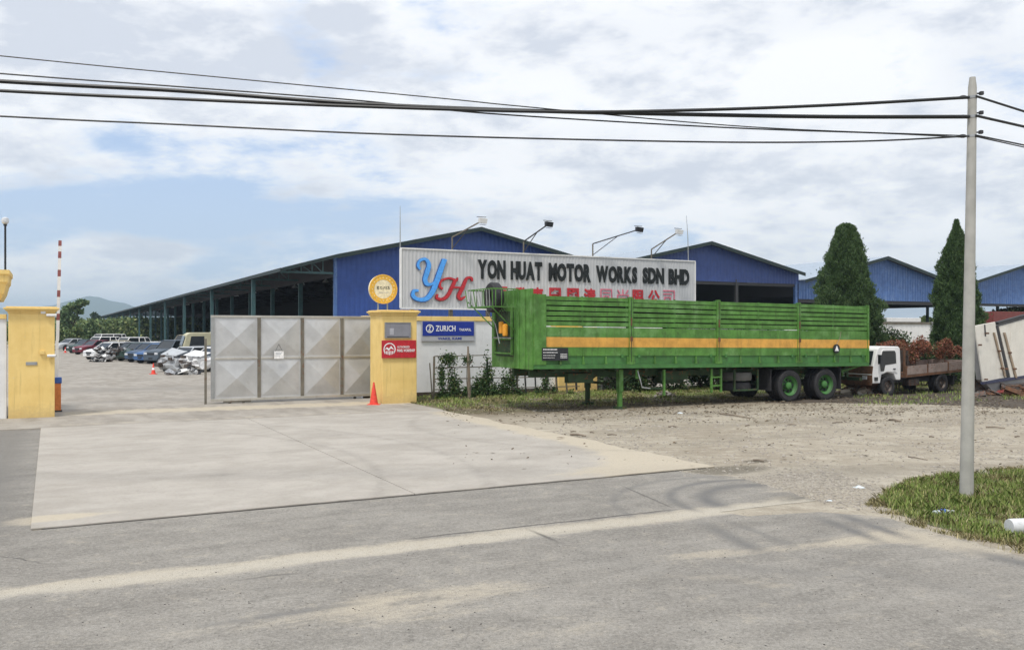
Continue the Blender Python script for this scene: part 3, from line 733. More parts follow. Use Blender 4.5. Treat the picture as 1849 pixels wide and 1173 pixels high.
# yellow cornice of a gatehouse reaching in at the left edge
gh = yard_thing('gatehouse', 'yellow moulded cornice of a gatehouse at the top left edge', 'gatehouse', pl_u - 5.2, pl_v + .5)
uu, zz_ = onv(17, 487, pl_v + .5); X1 = uu - (pl_u - 5.2)
prof = [(0, zz_), (.0, zz_ - .12), (-.035, zz_ - .15), (-.05, zz_ - .34), (-.09, zz_ - .40), (-.15, zz_ - .66), (-.24, zz_ - .86)]
m = MB()
for (a, b) in zip(prof[:-1], prof[1:]):
    m.hexa([(-2, 0 - b[0] * 1, b[1]), (X1 + b[0], 0 - b[0], b[1]), (X1 + b[0], 2.6 + b[0], b[1]), (-2, 2.6 + b[0], b[1]), (-2, -a[0], a[1]), (X1 + a[0], -a[0], a[1]), (X1 + a[0], 2.6 + a[0], a[1]), (-2, 2.6 + a[0], a[1])])
m.build('cornice', M['yellow'], gh)
MB().box(-2, X1 - .5, .4, 2.4, 0, zz_ - .86).build('wall', M['conc_wall'], gh)
MB().box(X1 - .5, X1 - .28, .42, .6, 2.6, zz_ - .9).build('blue_post', M['bollard_blue'], gh)
# globe lamp on the cornice
lu, lz = onv(9.5, 487, pl_v + 1.0); lu2, lz2 = onv(9.5, 397, pl_v + 1.0)
lp = yard_thing('globe_lamp', 'thin black post with a small round globe lamp above the left yellow cornice', 'lamp', lu, pl_v + 1.0, lz - .02)
MB().tube([(0, 0, 0), (0, 0, lz2 - lz - .06)], .028, 8).build('post', M['black'], lp)
MB().lathe([(.03, -.11), (.085, -.07), (.10, 0), (.085, .07), (.03, .10)], 14, 'z', (0, 0, lz2 - lz)).build('globe', M['lampglass'], lp, smooth=True)
MB().lathe([(.05, -.15), (.045, -.10)], 10, 'z', (0, 0, lz2 - lz)).build('collar', M['black'], lp)
# things on the left pillar (parts: small fittings)
def onpl(px, py): u, z = onv(px, py, pl_v - .01); return u - pl_u, z
x, z = onpl(57, 656); MB().box(x - .14, x + .14, -.02, -.002, z - .045, z + .045).build('letter_plate', M['galv'], pll, bevel=.004)
x, z = onpl(76, 636); MB().box(x - .06, x + .06, -.06, -.002, z - .05, z + .05).build('junction_box', M['yellow'], pll, bevel=.006)
for (px, py, L_) in ((93, 642, .22), (93, 569, .26)):
    x, z = onpl(px, py); cm_ = yard_thing('security_camera', 'white bullet security camera fixed %s on the left yellow pillar' % ('halfway up' if py > 600 else 'near the cap'), 'camera', pl_u + x, pl_v - .06, z)
    MB().lathe([(.035, -L_ / 2), (.042, -L_ / 2 + .02), (.042, L_ / 2)], 10, 'x').build('housing', M['white'], cm_); MB().bar((0, .06, .0), (0, 0, 0), .03).build('bracket', M['white'], cm_)
    MB().lathe([(.03, L_ / 2 - .0), (.03, L_ / 2 + .012)], 10, 'x').build('lens', M['black'], cm_)
x, z = onpl(78, 563); MB().box(x - .06, x + .06, -.04, -.002, z - .05, z + .05).build('bracket_box', M['white'], pll)

# boom barrier behind the left pillar
bb = GP(103.5, 744); ba = thing('boom_barrier', 'orange and blue barrier cabinet with its striped boom raised upright beside the left pillar', 'barrier', (bb.x, bb.y, 0), TH)
k = bb.y / F
MB().box(-.10, .10, -.12, .12, .06, .88).build('cabinet', M['bollard_orange'], ba, bevel=.01)
MB().box(-.12, .12, -.14, .14, .88, 1.06).build('cabinet_top', M['bollard_blue'], ba, bevel=.015)
MB().box(-.13, .13, -.15, .15, 0, .07).build('foot', M['steel_dark'], ba)
for i, (a, b) in enumerate([(615, 578), (578, 566), (566, 536), (536, 524), (524, 499), (499, 487), (487, 466), (466, 454), (454, 444), (444, 434)]):
    z0 = CZ + (HY - a) * k; z1 = CZ + (HY - b) * k
    f0 = (z0 - .5) / 5; 
    MB().hexa([(x_ + .02 + dx_, y_, z) for (z, dx_) in ((z0, -.02 + .07 * (z0 - 2) / 3), (z1, -.02 + .07 * (z1 - 2) / 3)) for (x_, y_) in ((-.045, -.03), (.045, -.03), (.045, .03), (-.045, .03))]).build('red_band' if i % 2 or i == 9 else 'boom', M['barrier_red'] if i % 2 or i == 9 else M['white'], ba)
MB().box(-.055, .035, -.03, .03, .9, CZ + (HY - 615) * k).build('boom', M['white'], ba)

# traffic cones
def cone(px, py, h, label):
    p = GP(px, py); t = thing('traffic_cone', label, 'traffic cone', (p.x, p.y, .02 if h < .7 else 0), 0, 'red traffic cones')
    MB().box(-.19 * h / .7, .19 * h / .7, -.19 * h / .7, .19 * h / .7, 0, .035).build('base', M['cone'], t, bevel=.01)
    MB().lathe([(.135 * h / .7, .035), (.09 * h / .7, h * .4)], 18).build('body', M['cone'], t, smooth=True)
    MB().lathe([(.09 * h / .7, h * .4), (.068 * h / .7, h * .6)], 18).build('reflective_band', M['sign_white'] if h < .7 else M['cone'], t, smooth=True)
    MB().lathe([(.068 * h / .7, h * .6), (.022, h)], 18).build('tip', M['cone'], t, smooth=True)
cone(675, 731, .76, 'red traffic cone at the foot of the yellow sign pillar by the gate')
cone(277, 676, .62, 'red traffic cone standing in the yard in front of the wrecked cars')
cone(118, 637, .62, 'small far red traffic cone beside the grey car at the far end')

# ------------------------------------------------------------------ signs
def board(name, label, px0, px1, py0, py1, v, mat, thick=.04, frame=None):
    u0, z0 = onv(px0, py1, v); u1, z1 = onv(px1, py0, v); t = yard_thing(name, label, 'sign', u0, v, z0)
    w_, h_ = u1 - u0, z1 - z0; MB().box(0, w_, 0, thick, 0, h_).build('board', mat, t, bevel=.004)
    if frame:
        f = .02
        for q in ((0, w_, 0, f), (0, w_, h_ - f, h_), (0, f, f, h_ - f), (w_ - f, w_, f, h_ - f)): MB().box(q[0], q[1], -.012, -.001, q[2], q[3]).build('frame', frame, t)
    return t, w_, h_
fv = pr_v - .045
s1, w_, h_ = board('plaque', 'grey metal plaque high on the yellow sign pillar', 695, 742, 582, 610, fv, paint('dull_grey_plaque', (.24, .24, .27), .45, .1, .3), .04, M['galv'])
MB().box(w_ * .18, w_ * .34, -.004, -.001, h_ * .2, h_ * .62).build('print_square', paint('pale_print', (.42, .42, .46)), s1)
MB().box(w_ * .08, w_ * .92, -.004, -.001, h_ * .03, h_ * .10).build('print_line', M['steel_dark'], s1)
s2, w_, h_ = board('wall_sign', 'red sign with a white round emblem and AUTHORISED PANEL WORKSHOP below the grey plaque', 689.5, 751.5, 614, 646.5, fv - .01, M['sign_red'])
cx, cz, r = w_ * .22, h_ * .5, h_ * .36
m = MB()
for k in range(24):                                                    # emblem: ring open at the foot, hills of bars inside
    a0, a1 = R(-40 + k * 260 / 24), R(-40 + (k + 1) * 260 / 24)
    m.quad((cx + r * math.cos(a0), -.006, cz + r * math.sin(a0)), (cx + r * math.cos(a1), -.006, cz + r * math.sin(a1)), (cx + r * .84 * math.cos(a1), -.006, cz + r * .84 * math.sin(a1)), (cx + r * .84 * math.cos(a0), -.006, cz + r * .84 * math.sin(a0)))
m.build('emblem_ring', M['sign_white'], s2)
m = MB()
m.poly([(cx - r * .8, -.006, cz - r * .1), (cx - r * .45, -.006, cz + r * .35), (cx - r * .1, -.006, cz + r * .1), (cx + r * .25, -.006, cz + r * .55), (cx + r * .75, -.006, cz - r * .1), (cx + r * .2, -.006, cz + r * .15), (cx - r * .1, -.006, cz - r * .25), (cx - r * .5, -.006, cz + r * .05)])
for k in range(7):
    x = cx - r * .84 + k * r * .25; hh = r * (.55 - .07 * abs(k - 3)); m.poly([(x, -.006, cz - r * .25), (x, -.006, cz - r * .35 - hh), (x + r * .14, -.006, cz - r * .35 - hh), (x + r * .14, -.006, cz - r * .32)])
m.build('emblem', M['sign_white'], s2)
text_into('AUTHORISED', w_ * .44, w_ * .80, h_ * .56, h_ * .68, -.002, M['sign_white'], s2, offset=.01, depth=.006)
text_into('PANEL WORKSHOP', w_ * .44, w_ * .96, h_ * .34, h_ * .50, -.002, M['sign_white'], s2, offset=.02, depth=.006)
wv = .1 - .06
s3, w_, h_ = board('wall_sign', 'blue and grey ZURICH TAKAFUL sign on the white wall', 761, 857, 580, 616, wv, paint('grey_sign_base', (.42, .43, .46), .5, .05, .1))
MB().box(w_ * .02, w_ * .985, -.012, -.001, h_ * .27, h_ * .985).build('blue_face', M['sign_blue'], s3)
cx, cz, r = w_ * .15, h_ * .63, h_ * .21
m = MB()
for k in range(28):
    a0, a1 = R(k * 360 / 28), R((k + 1) * 360 / 28)
    m.quad((cx + r * math.cos(a0), -.016, cz + r * math.sin(a0)), (cx + r * math.cos(a1), -.016, cz + r * math.sin(a1)), (cx + r * .78 * math.cos(a1), -.016, cz + r * .78 * math.sin(a1)), (cx + r * .78 * math.cos(a0), -.016, cz + r * .78 * math.sin(a0)))
m.build('emblem_ring', M['sign_white'], s3)
text_into('Z', cx - r * .45, cx + r * .45, cz - r * .6, cz + r * .6, -.013, M['sign_white'], s3, 'emblem', offset=.03, shear=.2, depth=.006)
letters_into('ZURICH', w_ * .26, w_ * .63, h_ * .50, h_ * .78, -.013, M['sign_white'], s3, offset=.018, depth=.006)
text_into('TAKAFUL', w_ * .70, w_ * .93, h_ * .51, h_ * .64, -.013, M['sign_white'], s3, offset=.02, depth=.006)
text_into('WAKIL KAMI', w_ * .30, w_ * .75, h_ * .07, h_ * .20, -.002, M['sign_blue'], s3, offset=.02, depth=.006)
# round sign on top of the pillar
cv = pr_v + .4; cu_, cz_ = onv(691, 522, cv); _, cz2 = onv(691, 548, cv)
rs = yard_thing('round_sign', 'round yellow ring sign reading etiqa standing on top of the yellow sign pillar', 'sign', cu_, cv, 0); rr = cz_ - cz2
MB().lathe([(rr, .0), (rr, .12)], 40, 'y', (0, -.06, cz_)).build('drum', M['sign_cream'], rs)
def annulus(r0, r1, y, mat, name, n=48):
    m = MB()
    for k in range(n):
        a0, a1 = R(k * 360 / n), R((k + 1) * 360 / n); m.quad((r0 * math.cos(a0), y, cz_ + r0 * math.sin(a0)), (r0 * math.cos(a1), y, cz_ + r0 * math.sin(a1)), (r1 * math.cos(a1), y, cz_ + r1 * math.sin(a1)), (r1 * math.cos(a0), y, cz_ + r1 * math.sin(a0)))
    return m.build(name, mat, rs, fix=False)
annulus(rr * .66, rr * .99, -.066, M['sign_yellow'], 'yellow_ring'); annulus(rr * .93, rr * 1.02, -.075, M['sign_yellow'], 'rim')
for k in range(20):
    a = R(k * 18); MB().lathe([(rr * .035, -.071), (rr * .035, -.068)], 8, 'y', (rr * .8 * math.cos(a), 0, cz_ + rr * .8 * math.sin(a))).build('dot', M['sign_cream'], rs)
letters_into('etiqa', -rr * .47, rr * .47, cz_ - rr * .02, cz_ + rr * .20, -.061, M['letter_black'], rs, offset=.0, depth=.003, gap=.12)
text_into('Insurance', -rr * .30, rr * .34, cz_ - rr * .26, cz_ - rr * .18, -.061, M['grey_sign'], rs, depth=.005)
for x in (-rr * .34, rr * .34): MB().box(x - .02, x + .02, -.02, .02, 3.15, cz_ - rr * .9).build('leg', M['galv'], rs)

# ------------------------------------------------------------------ billboard
BV = 1.6; bu0, bz1 = onv(725, 450, BV); _, bz0 = onv(727, 555.5, BV); bu1, bz1r = onv(1254, 472, BV)
bz1 = (bz1 + bz1r) / 2
bl = yard_thing('billboard', 'long grey ribbed billboard reading YON HUAT MOTOR WORKS SDN BHD over the wall', 'billboard', bu0, BV, 0); BW = bu1 - bu0
mb = MB(); x = 0; k = 0; P_ = .155; off = [0, 0, .013, .013]; st = [.38, .12, .38, .12]
while x < BW: mb.v.append((x, -off[k % 4], bz0)); mb.v.append((x, -off[k % 4], bz1)); x += P_ * st[k % 4]; k += 1
mb.v.append((BW, 0, bz0)); mb.v.append((BW, 0, bz1)); n_ = len(mb.v) // 2
for i in range(n_ - 1): mb.f.append((2 * i, 2 * i + 2, 2 * i + 3, 2 * i + 1))
mb.build('ribbed_sheet', M['grey_sign'], bl)
MB().box(0, BW, .02, .10, bz0, bz1).build('backing', M['galv'], bl)
for q in ((-.03, BW + .03, bz0 - .05, bz0), (-.03, BW + .03, bz1, bz1 + .05), (-.05, 0, bz0, bz1), (BW, BW + .05, bz0, bz1)): MB().box(q[0], q[1], -.04, .1, q[2], q[3]).build('trim', M['white'], bl)
for x in np.linspace(.5, BW - .6, 9): MB().box(x - .07, x + .07, .12, .26, 0, bz0 + 1.6).build('support_post', M['brown_steel'], bl)
def bp(px, py): u, z = onv(px, py, BV); return u - bu0, z
for (wd, a, b, ta, tb, ba_, bb_) in (('YON', 862, 912, 468.5, 470.5, 502.5, 505), ('HUAT', 921.5, 978, 471, 473.5, 504, 507), ('MOTOR', 990, 1066, 474, 478, 507, 510), ('WORKS', 1075.5, 1149.5, 479, 482.5, 509, 512), ('SDN', 1159.5, 1198, 482.5, 484.5, 511, 513.5), ('BHD', 1206.5, 1243.5, 485, 486.5, 512.5, 515.5)):
    xa, za1 = bp(a, ta); xb, zb1 = bp(b, tb); _, za0 = bp(a, ba_); _, zb0 = bp(b, bb_)
    letters_into(wd, xa, xb, (za0 + zb0) / 2 , (za1 + zb1) / 2, -.024, M['letter_black'], bl, offset=.054, depth=.03, gap=.03)
for (ch, px, mt) in zip('辰發車園國清同尚限公司', (906, 939, 970, 1001.5, 1034, 1064, 1094, 1124, 1152, 1180, 1207), ['letter_red'] * 6 + ['letter_pink'] * 2 + ['letter_red'] * 2 + ['letter_pink']):
    xa, zt = bp(px - 10.5, 517 + (px - 906) * .022); xb, _ = bp(px + 10.5, 520); _, zb = bp(px, 549 + (px - 906) * .012)
    text_into(ch, xa, xb, zb, zt, -.024, M[mt], bl, 'letter', offset=.03 if mt == 'letter_red' else .0, depth=.02)
# script Y and H: thick swash strokes
def stroke(pts, widths, y0, y1, name, mat, parent, n=10):
    P = [Vector((x, z, 0)) for x, z in pts]; out = []; ws = []
    for i in range(len(P) - 1):
        p0, p1, p2, p3 = P[max(i - 1, 0)], P[i], P[i + 1], P[min(i + 2, len(P) - 1)]
        for k in range(n + (i == len(P) - 2)):
            t = k / n; out.append(.5 * ((2 * p1) + (p2 - p0) * t + (2 * p0 - 5 * p1 + 4 * p2 - p3) * t * t + (3 * p1 - p0 - 3 * p2 + p3) * t ** 3)); ws.append(widths[i] + (widths[i + 1] - widths[i]) * t)
    mb = MB()
    for i, p in enumerate(out):
        t = (out[min(i + 1, len(out) - 1)] - out[max(i - 1, 0)]).normalized(); nn = Vector((-t.y, t.x, 0)) * ws[i] / 2
        a, b = p + nn, p - nn; mb.v += [(a.x, y0, a.y), (b.x, y0, b.y), (b.x, y1, b.y), (a.x, y1, a.y)]
    for i in range(len(out) - 1):
        q = i * 4
        for k in range(4): mb.f.append((q + k, q + (k + 1) % 4, q + 4 + (k + 1) % 4, q + 4 + k))
    mb.f.append((0, 1, 2, 3)); q = len(mb.v) - 4; mb.f.append((q, q + 1, q + 2, q + 3))
    return mb.build(name, mat, parent)
def S(cx, cy): x = 720 + cx * .2975; y = 380 + cy * .2975; return bp(x, y)   # crop coordinates of the logo as studied
wk = bp(820, 500)[0] - bp(819, 500)[0]; wk *= .2975
def logo(name, strokes, face, edge, dz):
    t = thing(name, None, None); t.parent = bl
    for a in ('label', 'category'):
        if a in t: del t[a]
    for i, (pts, ws) in enumerate(strokes):
        stroke([S(*p) for p in pts], [w_ * .85 * wk for w_ in ws], -.024 - .004 * i, -.06 - .004 * i, 'stroke', edge, t)
        stroke([S(p[0] + 2, p[1] - 2) for p in pts], [w_ * wk * .70 for w_ in ws], -.062 - .004 * i, -.07 - .004 * i, 'stroke_face', face, t)
logo('letter_y', [([(125, 360), (112, 335), (125, 305), (158, 298), (178, 330), (168, 375), (155, 420), (168, 448), (200, 445), (235, 405), (262, 345), (278, 298)], [14, 22, 20, 22, 34, 38, 36, 30, 16, 12, 22, 30]),
                  ([(272, 300), (246, 372), (222, 440), (196, 500), (160, 538), (110, 540), (82, 518), (88, 490), (115, 488)], [38, 42, 42, 40, 34, 26, 30, 24, 14])], M['logo_blue'], M['logo_blue_dark'], 0)
logo('letter_h', [([(262, 478), (245, 462), (255, 428), (300, 412), (345, 425), (352, 408)], [16, 18, 16, 14, 18, 8]),
                  ([(340, 420), (318, 470), (290, 520), (255, 540), (225, 530), (232, 510)], [26, 28, 26, 22, 20, 14]),
                  ([(440, 430), (436, 412), (412, 410), (398, 432), (380, 475), (358, 520), (372, 538), (400, 522)], [16, 18, 18, 26, 28, 28, 22, 8]),
                  ([(300, 480), (335, 468), (385, 472)], [10, 12, 14])], M['letter_red'], M['logo_red_dark'], 0)
# floodlights on arms and lightning rods
for i, (bx, by, kx, ky, lx, ly, lab, wh) in enumerate(((817, 447, 817, 428, 843, 404, 'white floodlight on a bent arm over the logo end of the billboard', 1), (946, 457, 946, 436, 965, 409, 'dark floodlight on a short steep arm over the word HUAT', 0),
        (1071, 462, 1071, 440, 1122, 419, 'dark floodlight on the longest arm over the word WORKS', 0), (1177, 466, 1177, 450, 1193, 423, 'white floodlight on a short arm nearest the right end of the billboard', 1))):
    x0, z0 = bp(bx, by); x1, z1 = bp(kx, ky); x2, z2 = bp(lx, ly)
    t = yard_thing('floodlight', lab, 'floodlight', bu0 + x0, BV + .03, bz1 + .05, 'floodlights over the billboard')
    dzz = -(bz1 + .05); yl = -1.1 if i != 1 else -.9
    a = M['brown_steel']; dx_ = .0
    shift = (x2 - x0) 
    p1 = (0, 0, z1 + dzz); p2 = (shift + .18, yl, z2 + dzz + .02)
    MB().bar((0, 0, 0), p1, .045).build('post', a, t); MB().bar(p1, p2, .045).build('arm', a if wh else M['steel_dark'], t)
    MB().bar((.0, 0, .05), (p2[0] * .55, p2[1] * .55, p1[2] + (p2[2] - p1[2]) * .55), .03).build('brace', M['steel_dark'], t)
    h = MB().hexa([(-.17, -.12, -.12), (.17, -.12, -.16), (.17, .10, -.14), (-.17, .10, -.10), (-.20, -.16, .12), (.20, -.16, .08), (.16, .12, .12), (-.16, .12, .14)]).each(lambda x, y, z: (x * .85 + p2[0], y * .85 + p2[1], z * .8 + p2[2]))
    h.build('lamp_housing', M['white'] if wh else M['black'], t, bevel=.01)
    MB().quad((-.14 + p2[0], -.15 + p2[1], -.165 + p2[2]), (.14 + p2[0], -.15 + p2[1], -.18 + p2[2]), (.13 + p2[0], .08 + p2[1], -.165 + p2[2]), (-.13 + p2[0], .08 + p2[1], -.15 + p2[2])).build('lens', M['lampglass'], t)
    MB().box(p2[0] - .24, p2[0] + .16, p2[1] - .02, p2[1] + .02, p2[2] + .13, p2[2] + .15).build('hood', M['steel_dark'], t)
for (px, y0, y1, lean, lab) in ((725, 450, 371, 0, 'thin lightning rod at the left end of the billboard'), (1247, 471, 389, -.12, 'thin leaning lightning rod at the right end of the billboard')):
    x0, z0 = bp(px, y0); _, z1 = bp(px, y1)
    t = yard_thing('lightning_rod', lab, 'rod', bu0 + x0, BV + .15, z0 - .5, 'lightning rods on the billboard')
    MB().tube([(0, 0, 0), (lean * .3, 0, (z1 - z0) * .5 + .5), (lean, 0, z1 - z0 + .5)], [.022, .018, .008], 6).build('rod', M['galv'], t); MB().lathe([(.035, .3), (.035, .45)], 8).build('clamp', M['steel_dark'], t)

# ------------------------------------------------------------------ trailer
TT = R(27); TP = PD(963, HY, 26.2)
tl = thing('semi_trailer', 'long green slatted cargo semi-trailer with an orange stripe parked without its tractor', 'semi-trailer', (TP.x, TP.y, 0), TT)
TL, TWD = 14.0, 2.7
def sh(x, y, z): return (x, y, z + .165 * (1 - x / TL))
ZB, ZT, ZM = 1.17, 3.37, 2.46
divs = [0, 3.47, 6.97, 10.56, 14.0]
def tb(name, mat, *boxes, bevel=0, parent=None, shear=True):
    o = None
    for grp in ([boxes] if name in ('landing_leg', 'stake_rib', 'mudguard') else [[b] for b in boxes]):
        m = MB()
        for b in grp: m.box(*b)
        if shear: m.each(sh)
        o = m.build(name, mat, parent or tl, bevel=bevel)
    return o
for side in (0, 1):
    Y = (lambda a, b: (a, b)) if side == 0 else (lambda a, b: (TWD - b, TWD - a))
    for i in range(4):
        xa, xb = divs[i] + .07, divs[i + 1] - .07
        hz_ = (ZT - ZM) / 6
        for k in range(6):
            z0 = ZM + k * hz_ + .02; dz0 = rnd.uniform(-.016, .014); dz1 = rnd.uniform(-.016, .014); yy = rnd.uniform(0, .014)
            if i == 2 and k == 2 and side == 0: dz1 += .01
            y0, y1 = Y(.012 + yy, .040 + yy)
            mb = MB().hexa([(xa, y0, z0 + dz0), (xb, y0, z0 + dz1), (xb, y1, z0 + dz1), (xa, y1, z0 + dz0), (xa, y0, z0 + hz_ - .036 + dz0), (xb, y0, z0 + hz_ - .036 + dz1), (xb, y1, z0 + hz_ - .036 + dz1), (xa, y1, z0 + hz_ - .036 + dz0)])
            mb.each(sh).build('slat', M['green'], tl)
        for x in ((xa + .02, xa + .08), (xb - .08, xb - .02), ((xa + xb) / 2 - .03, (xa + xb) / 2 + .03)):
            y0, y1 = Y(.056, .085); tb('slat_batten', M['green2'], (x[0], x[1], y0, y1, ZM, ZT))
        y0, y1 = Y(.01, .05)
        tb('board', M['green'], (xa, xb, y0, y1, 2.125, 2.425)); tb('orange_board', M['orange'], (xa - .07, xb + .07, *Y(.006, .046), 1.825, 2.122)); tb('board', M['green'], (xa, xb, y0, y1, 1.56, 1.822))
        tb('lower_board', M['green2'], (xa, xb, *Y(.035, .065), 1.30, 1.557))
        n_ = 4
        for k in range(n_ + 1):
            x = xa + .04 + (xb - xa - .08) * k / n_; tb('stake_rib', M['green'], (x - .022, x + .022, *Y(-.012, .03), 1.30, 1.54), (x - .035, x + .035, *Y(-.03, .02), 1.30, 1.38))
            if side == 0 and 0 < k < n_: tb('rib', M['green'], (x - .012, x + .012, *Y(.0, .0065), 1.56, 1.80), (x - .012, x + .012, *Y(.002, .0095), 2.15, 2.42))
        if side == 0:
            for x in (xa + .25, xb - .25): tb('hinge', M['green2'], (x - .04, x + .04, -.02, .012, 1.50, 1.60))
    for j, x in enumerate(divs):
        h = .0; x0, x1 = max(0, x - .065), min(TL, x + .065)
        tb('post', M['green'], (x0, x1, *Y(-.03, .08), ZB + .12, ZT + .03))
        if side == 0 and 0 < j < 4: tb('latch', M['rusty'], (x - .04, x + .04, -.06, -.031, 2.02, 2.16), (x - .02, x + .02, -.055, -.031, 2.5, 2.75)); tb('post_groove', M['undergreen'], (x - .012, x + .012, -.038, -.0345, ZB + .2, ZT - .02))
        if side == 0: tb('orange_post_band', M['orange'], (x0 + .002, x1 - .002, -.0335, -.0302, 1.828, 2.12))
    tb('side_sill', M['green2'], (0, TL, *Y(-.02, .12), ZB, ZB + .125))
tb('slat_shade_sheet', flat('slat_gap_shade', (.02, .028, .018), .9), (.08, TL - .1, .10, .112, 2.50, ZT - .03))  # dark sheet added behind the near slats, painting the shade in their gaps
tb('deck', M['undergreen'], (0.02, TL, .12, TWD - .12, ZB + .05, ZB + .12))
# added white and yellow strips stand in for brightness showing through the slat gap
tb('see_through_strip', M['sign_white'], (.1, .6, .018, .03, 2.435, 2.452), (1.75, 3.3, .018, .03, 2.433, 2.45), (3.6, 4.7, .018, .03, 2.433, 2.45), (9.9, 10.5, .018, .03, 2.433, 2.45))
tb('yellow_see_through_strip', M['sign_yellow'], (.6, 1.55, .016, .03, 2.436, 2.456))
# head board
tb('head_board', M['green'], (-.06, .0, 0, TWD, ZB - .02, ZT + .18)); tb('head_board_return', M['green'], (0.002, .42, -.035, -.002, ZB + .126, ZT + .02))
for y in (.35, .75, 1.05): tb('head_board_rib', M['green'], (-.085, -.061, y, y + .05, ZB, ZT + .16))
tb('head_panel', M['undergreen'], (-.075, -.061, 1.15, 2.35, 1.5, 2.9))
for y in (1.12, 2.3): tb('head_frame_bar', M['green'], (-.16, -.10, y, y + .06, 1.55, 3.1))
for z in (1.58, 2.02, 2.05): tb('head_frame_bar', M['galv'] if z > 2.04 else M['green'], (-.17, -.11, 1.12, 2.36, z, z + .045))
for (y, z) in ((1.42, 2.15), (1.68, 2.23)):
    m = MB().lathe([(.03, z + .36), (.085, z + .33), (.085, z), (.05, z - .02)], 12, 'z', (-.22, y, 0)).each(sh); m.build('orange_cylinder', paint('amber_paint', (.75, .33, .03)), tl)
m = MB().tube([(-.5, 2.2, 2.95), (-.3, 1.95, 2.5), (-.25, 1.75, 1.9)], .018, 5).each(sh); m.build('pale_rod', M['galv'], tl)
for y in (1.45, 1.66): MB().tube([(-.22, y, 2.5), (-.35, y + .1, 2.8), (-.2, y + .2, 3.0), (-.09, y + .2, 2.85)], .015, 5).each(sh).build('air_hose', M['black'], tl)
# cage for the spare wheel on the head board
cg = [((-.95, .75), 3.0, 3.55), ]
m = MB()
for z in (3.02, 3.56):
    for (a, b) in (((-.09, .8), (-.95, .8)), ((-.95, .8), (-.95, 2.6)), ((-.95, 2.6), (-.09, 2.6))): m.bar((*a, z), (*b, z), .035)
m.each(sh); m.build('cage_rim', M['green'], tl)
for k in range(10):
    y = .8 + k * .2; MB().bar((-.95, y, 3.02), (-.97 + (.0), y + .16 * (k > 3), 3.56), .022).each(sh).build('cage_bar', M['galv'] if k % 3 else M['green'], tl)
for k in range(4):
    for y in (.8, 2.6): MB().bar((-.25 - k * .2, y, 3.02), (-.25 - k * .2, y, 3.56), .022).each(sh).build('cage_bar', M['green'], tl)
for k in range(7): MB().bar((-.09, .95 + k * .26, 3.02), (-.95, .95 + k * .26, 3.02), .02).each(sh).build('cage_floor_bar', M['green'], tl)
def tyre_prof(r, w_): return [(r * .62, -w_ * .40), (r * .74, -w_ * .5), (r * .93, -w_ * .5), (r, -w_ * .36), (r * 1.0, w_ * .36), (r * .93, w_ * .5), (r * .74, w_ * .5), (r * .62, w_ * .40)]
MB().lathe([(.20, -.12), (.30, -.15), (.42, -.15), (.47, -.1), (.47, .1), (.42, .15), (.30, .15), (.20, .12), (.20, -.12)], 28, 'x', (-.45, 1.75, 3.33), cap=False).each(sh).build('spare_tyre', M['rubber'], tl, smooth=True)
MB().bar((-.95, 2.6, 3.02), (-.12, 2.4, 2.2), .035).each(sh).bar((-.95, .9, 3.02), (-.09, 1.0, 2.3), .03).each(sh).build('cage_brace', M['green'], tl)
# black information board
bx = tb('information_board', M['black'], (.27, 1.17, -.045, -.032, 1.42, 1.80))
for (a, b, z, hh) in ((.31, .78, 1.735, .03), (.31, .80, 1.65, .022), (.31, .72, 1.57, .014), (.31, .70, 1.50, .012), (.90, 1.13, 1.60, .02), (.90, 1.13, 1.55, .02), (.90, 1.13, 1.50, .02)):
    x = a
    m = MB()
    while x < b:
        w_ = rnd.uniform(.022, .05); m.box(x, min(x + w_, b), -.049, -.0455, z, z + hh); x += w_ + .012
    m.each(sh).build('print_line', M['sign_white'], bx); 
# hanging warning triangle
m = MB().lathe([(.16, -.06), (.16, -.03)], 20, 'y', (12.32, 0, 1.80)); m.each(sh).build('warning_disc', M['black'], tl)
MB().poly([(12.32 - .10, -.064, 1.72), (12.32 + .10, -.064, 1.72), (12.32, -.064, 1.92)]).each(sh).build('white_triangle', M['sign_white'], tl)
MB().tube([(12.32, -.05, 1.95), (12.5, -.04, 2.2), (12.55, -.04, 2.42)], .012, 4).each(sh).build('rope', M['wood'], tl)
# underframe
for y in (.75, 1.83): tb('chassis_beam', M['undergreen'], (.3, TL - .2, y, y + .14, .88, ZB + .05))
for x in np.arange(.8, TL - .3, 1.1): tb('cross_member', M['undergreen'], (x, x + .09, .12, TWD - .12, ZB - .09, ZB + .05))
tb('king_pin_plate', M['undergreen'], (.5, 2.2, .5, 2.2, ZB - .12, ZB - .02))
for y in (.28, 2.2):
    tb('landing_leg', M['green'] if y < 1 else M['undergreen'], (3.22, 3.38, y, y + .16, .55, 1.25), (3.24, 3.36, y + .02, y + .14, .08, .55), shear=False)
    tb('leg_foot', M['undergreen'], (3.14, 3.46, y - .06, y + .22, 0, .08), shear=False)
    MB().bar((3.3, y + .08, .75), (4.0, y + .08, 1.18), .05).build('leg_brace', M['undergreen'], tl)
tb('leg_cross_bar', M['undergreen'], (3.26, 3.34, .4, 2.25, .72, .80), shear=False)
MB().tube([(3.8, .1, 1.2), (3.85, .02, .9), (3.9, .0, .68), (4.2, -.02, .64)], .02, 6).build('crank_handle', M['galv'], tl)
tb('crank_bracket', M['green'], (3.75, 3.85, .1, .16, .95, 1.25), shear=False)
tb('guard_post', M['green'], (4.83, 4.9, .12, .18, .38, 1.22), shear=False)
MB().bar((4.2, .3, .62), (4.85, .16, .62), .05).build('guard_bar', M['undergreen'], tl)
for x in (6.72, 7.12): tb('ladder_rail', M['green'], (x, x + .06, .06, .12, .42, 1.2), shear=False)
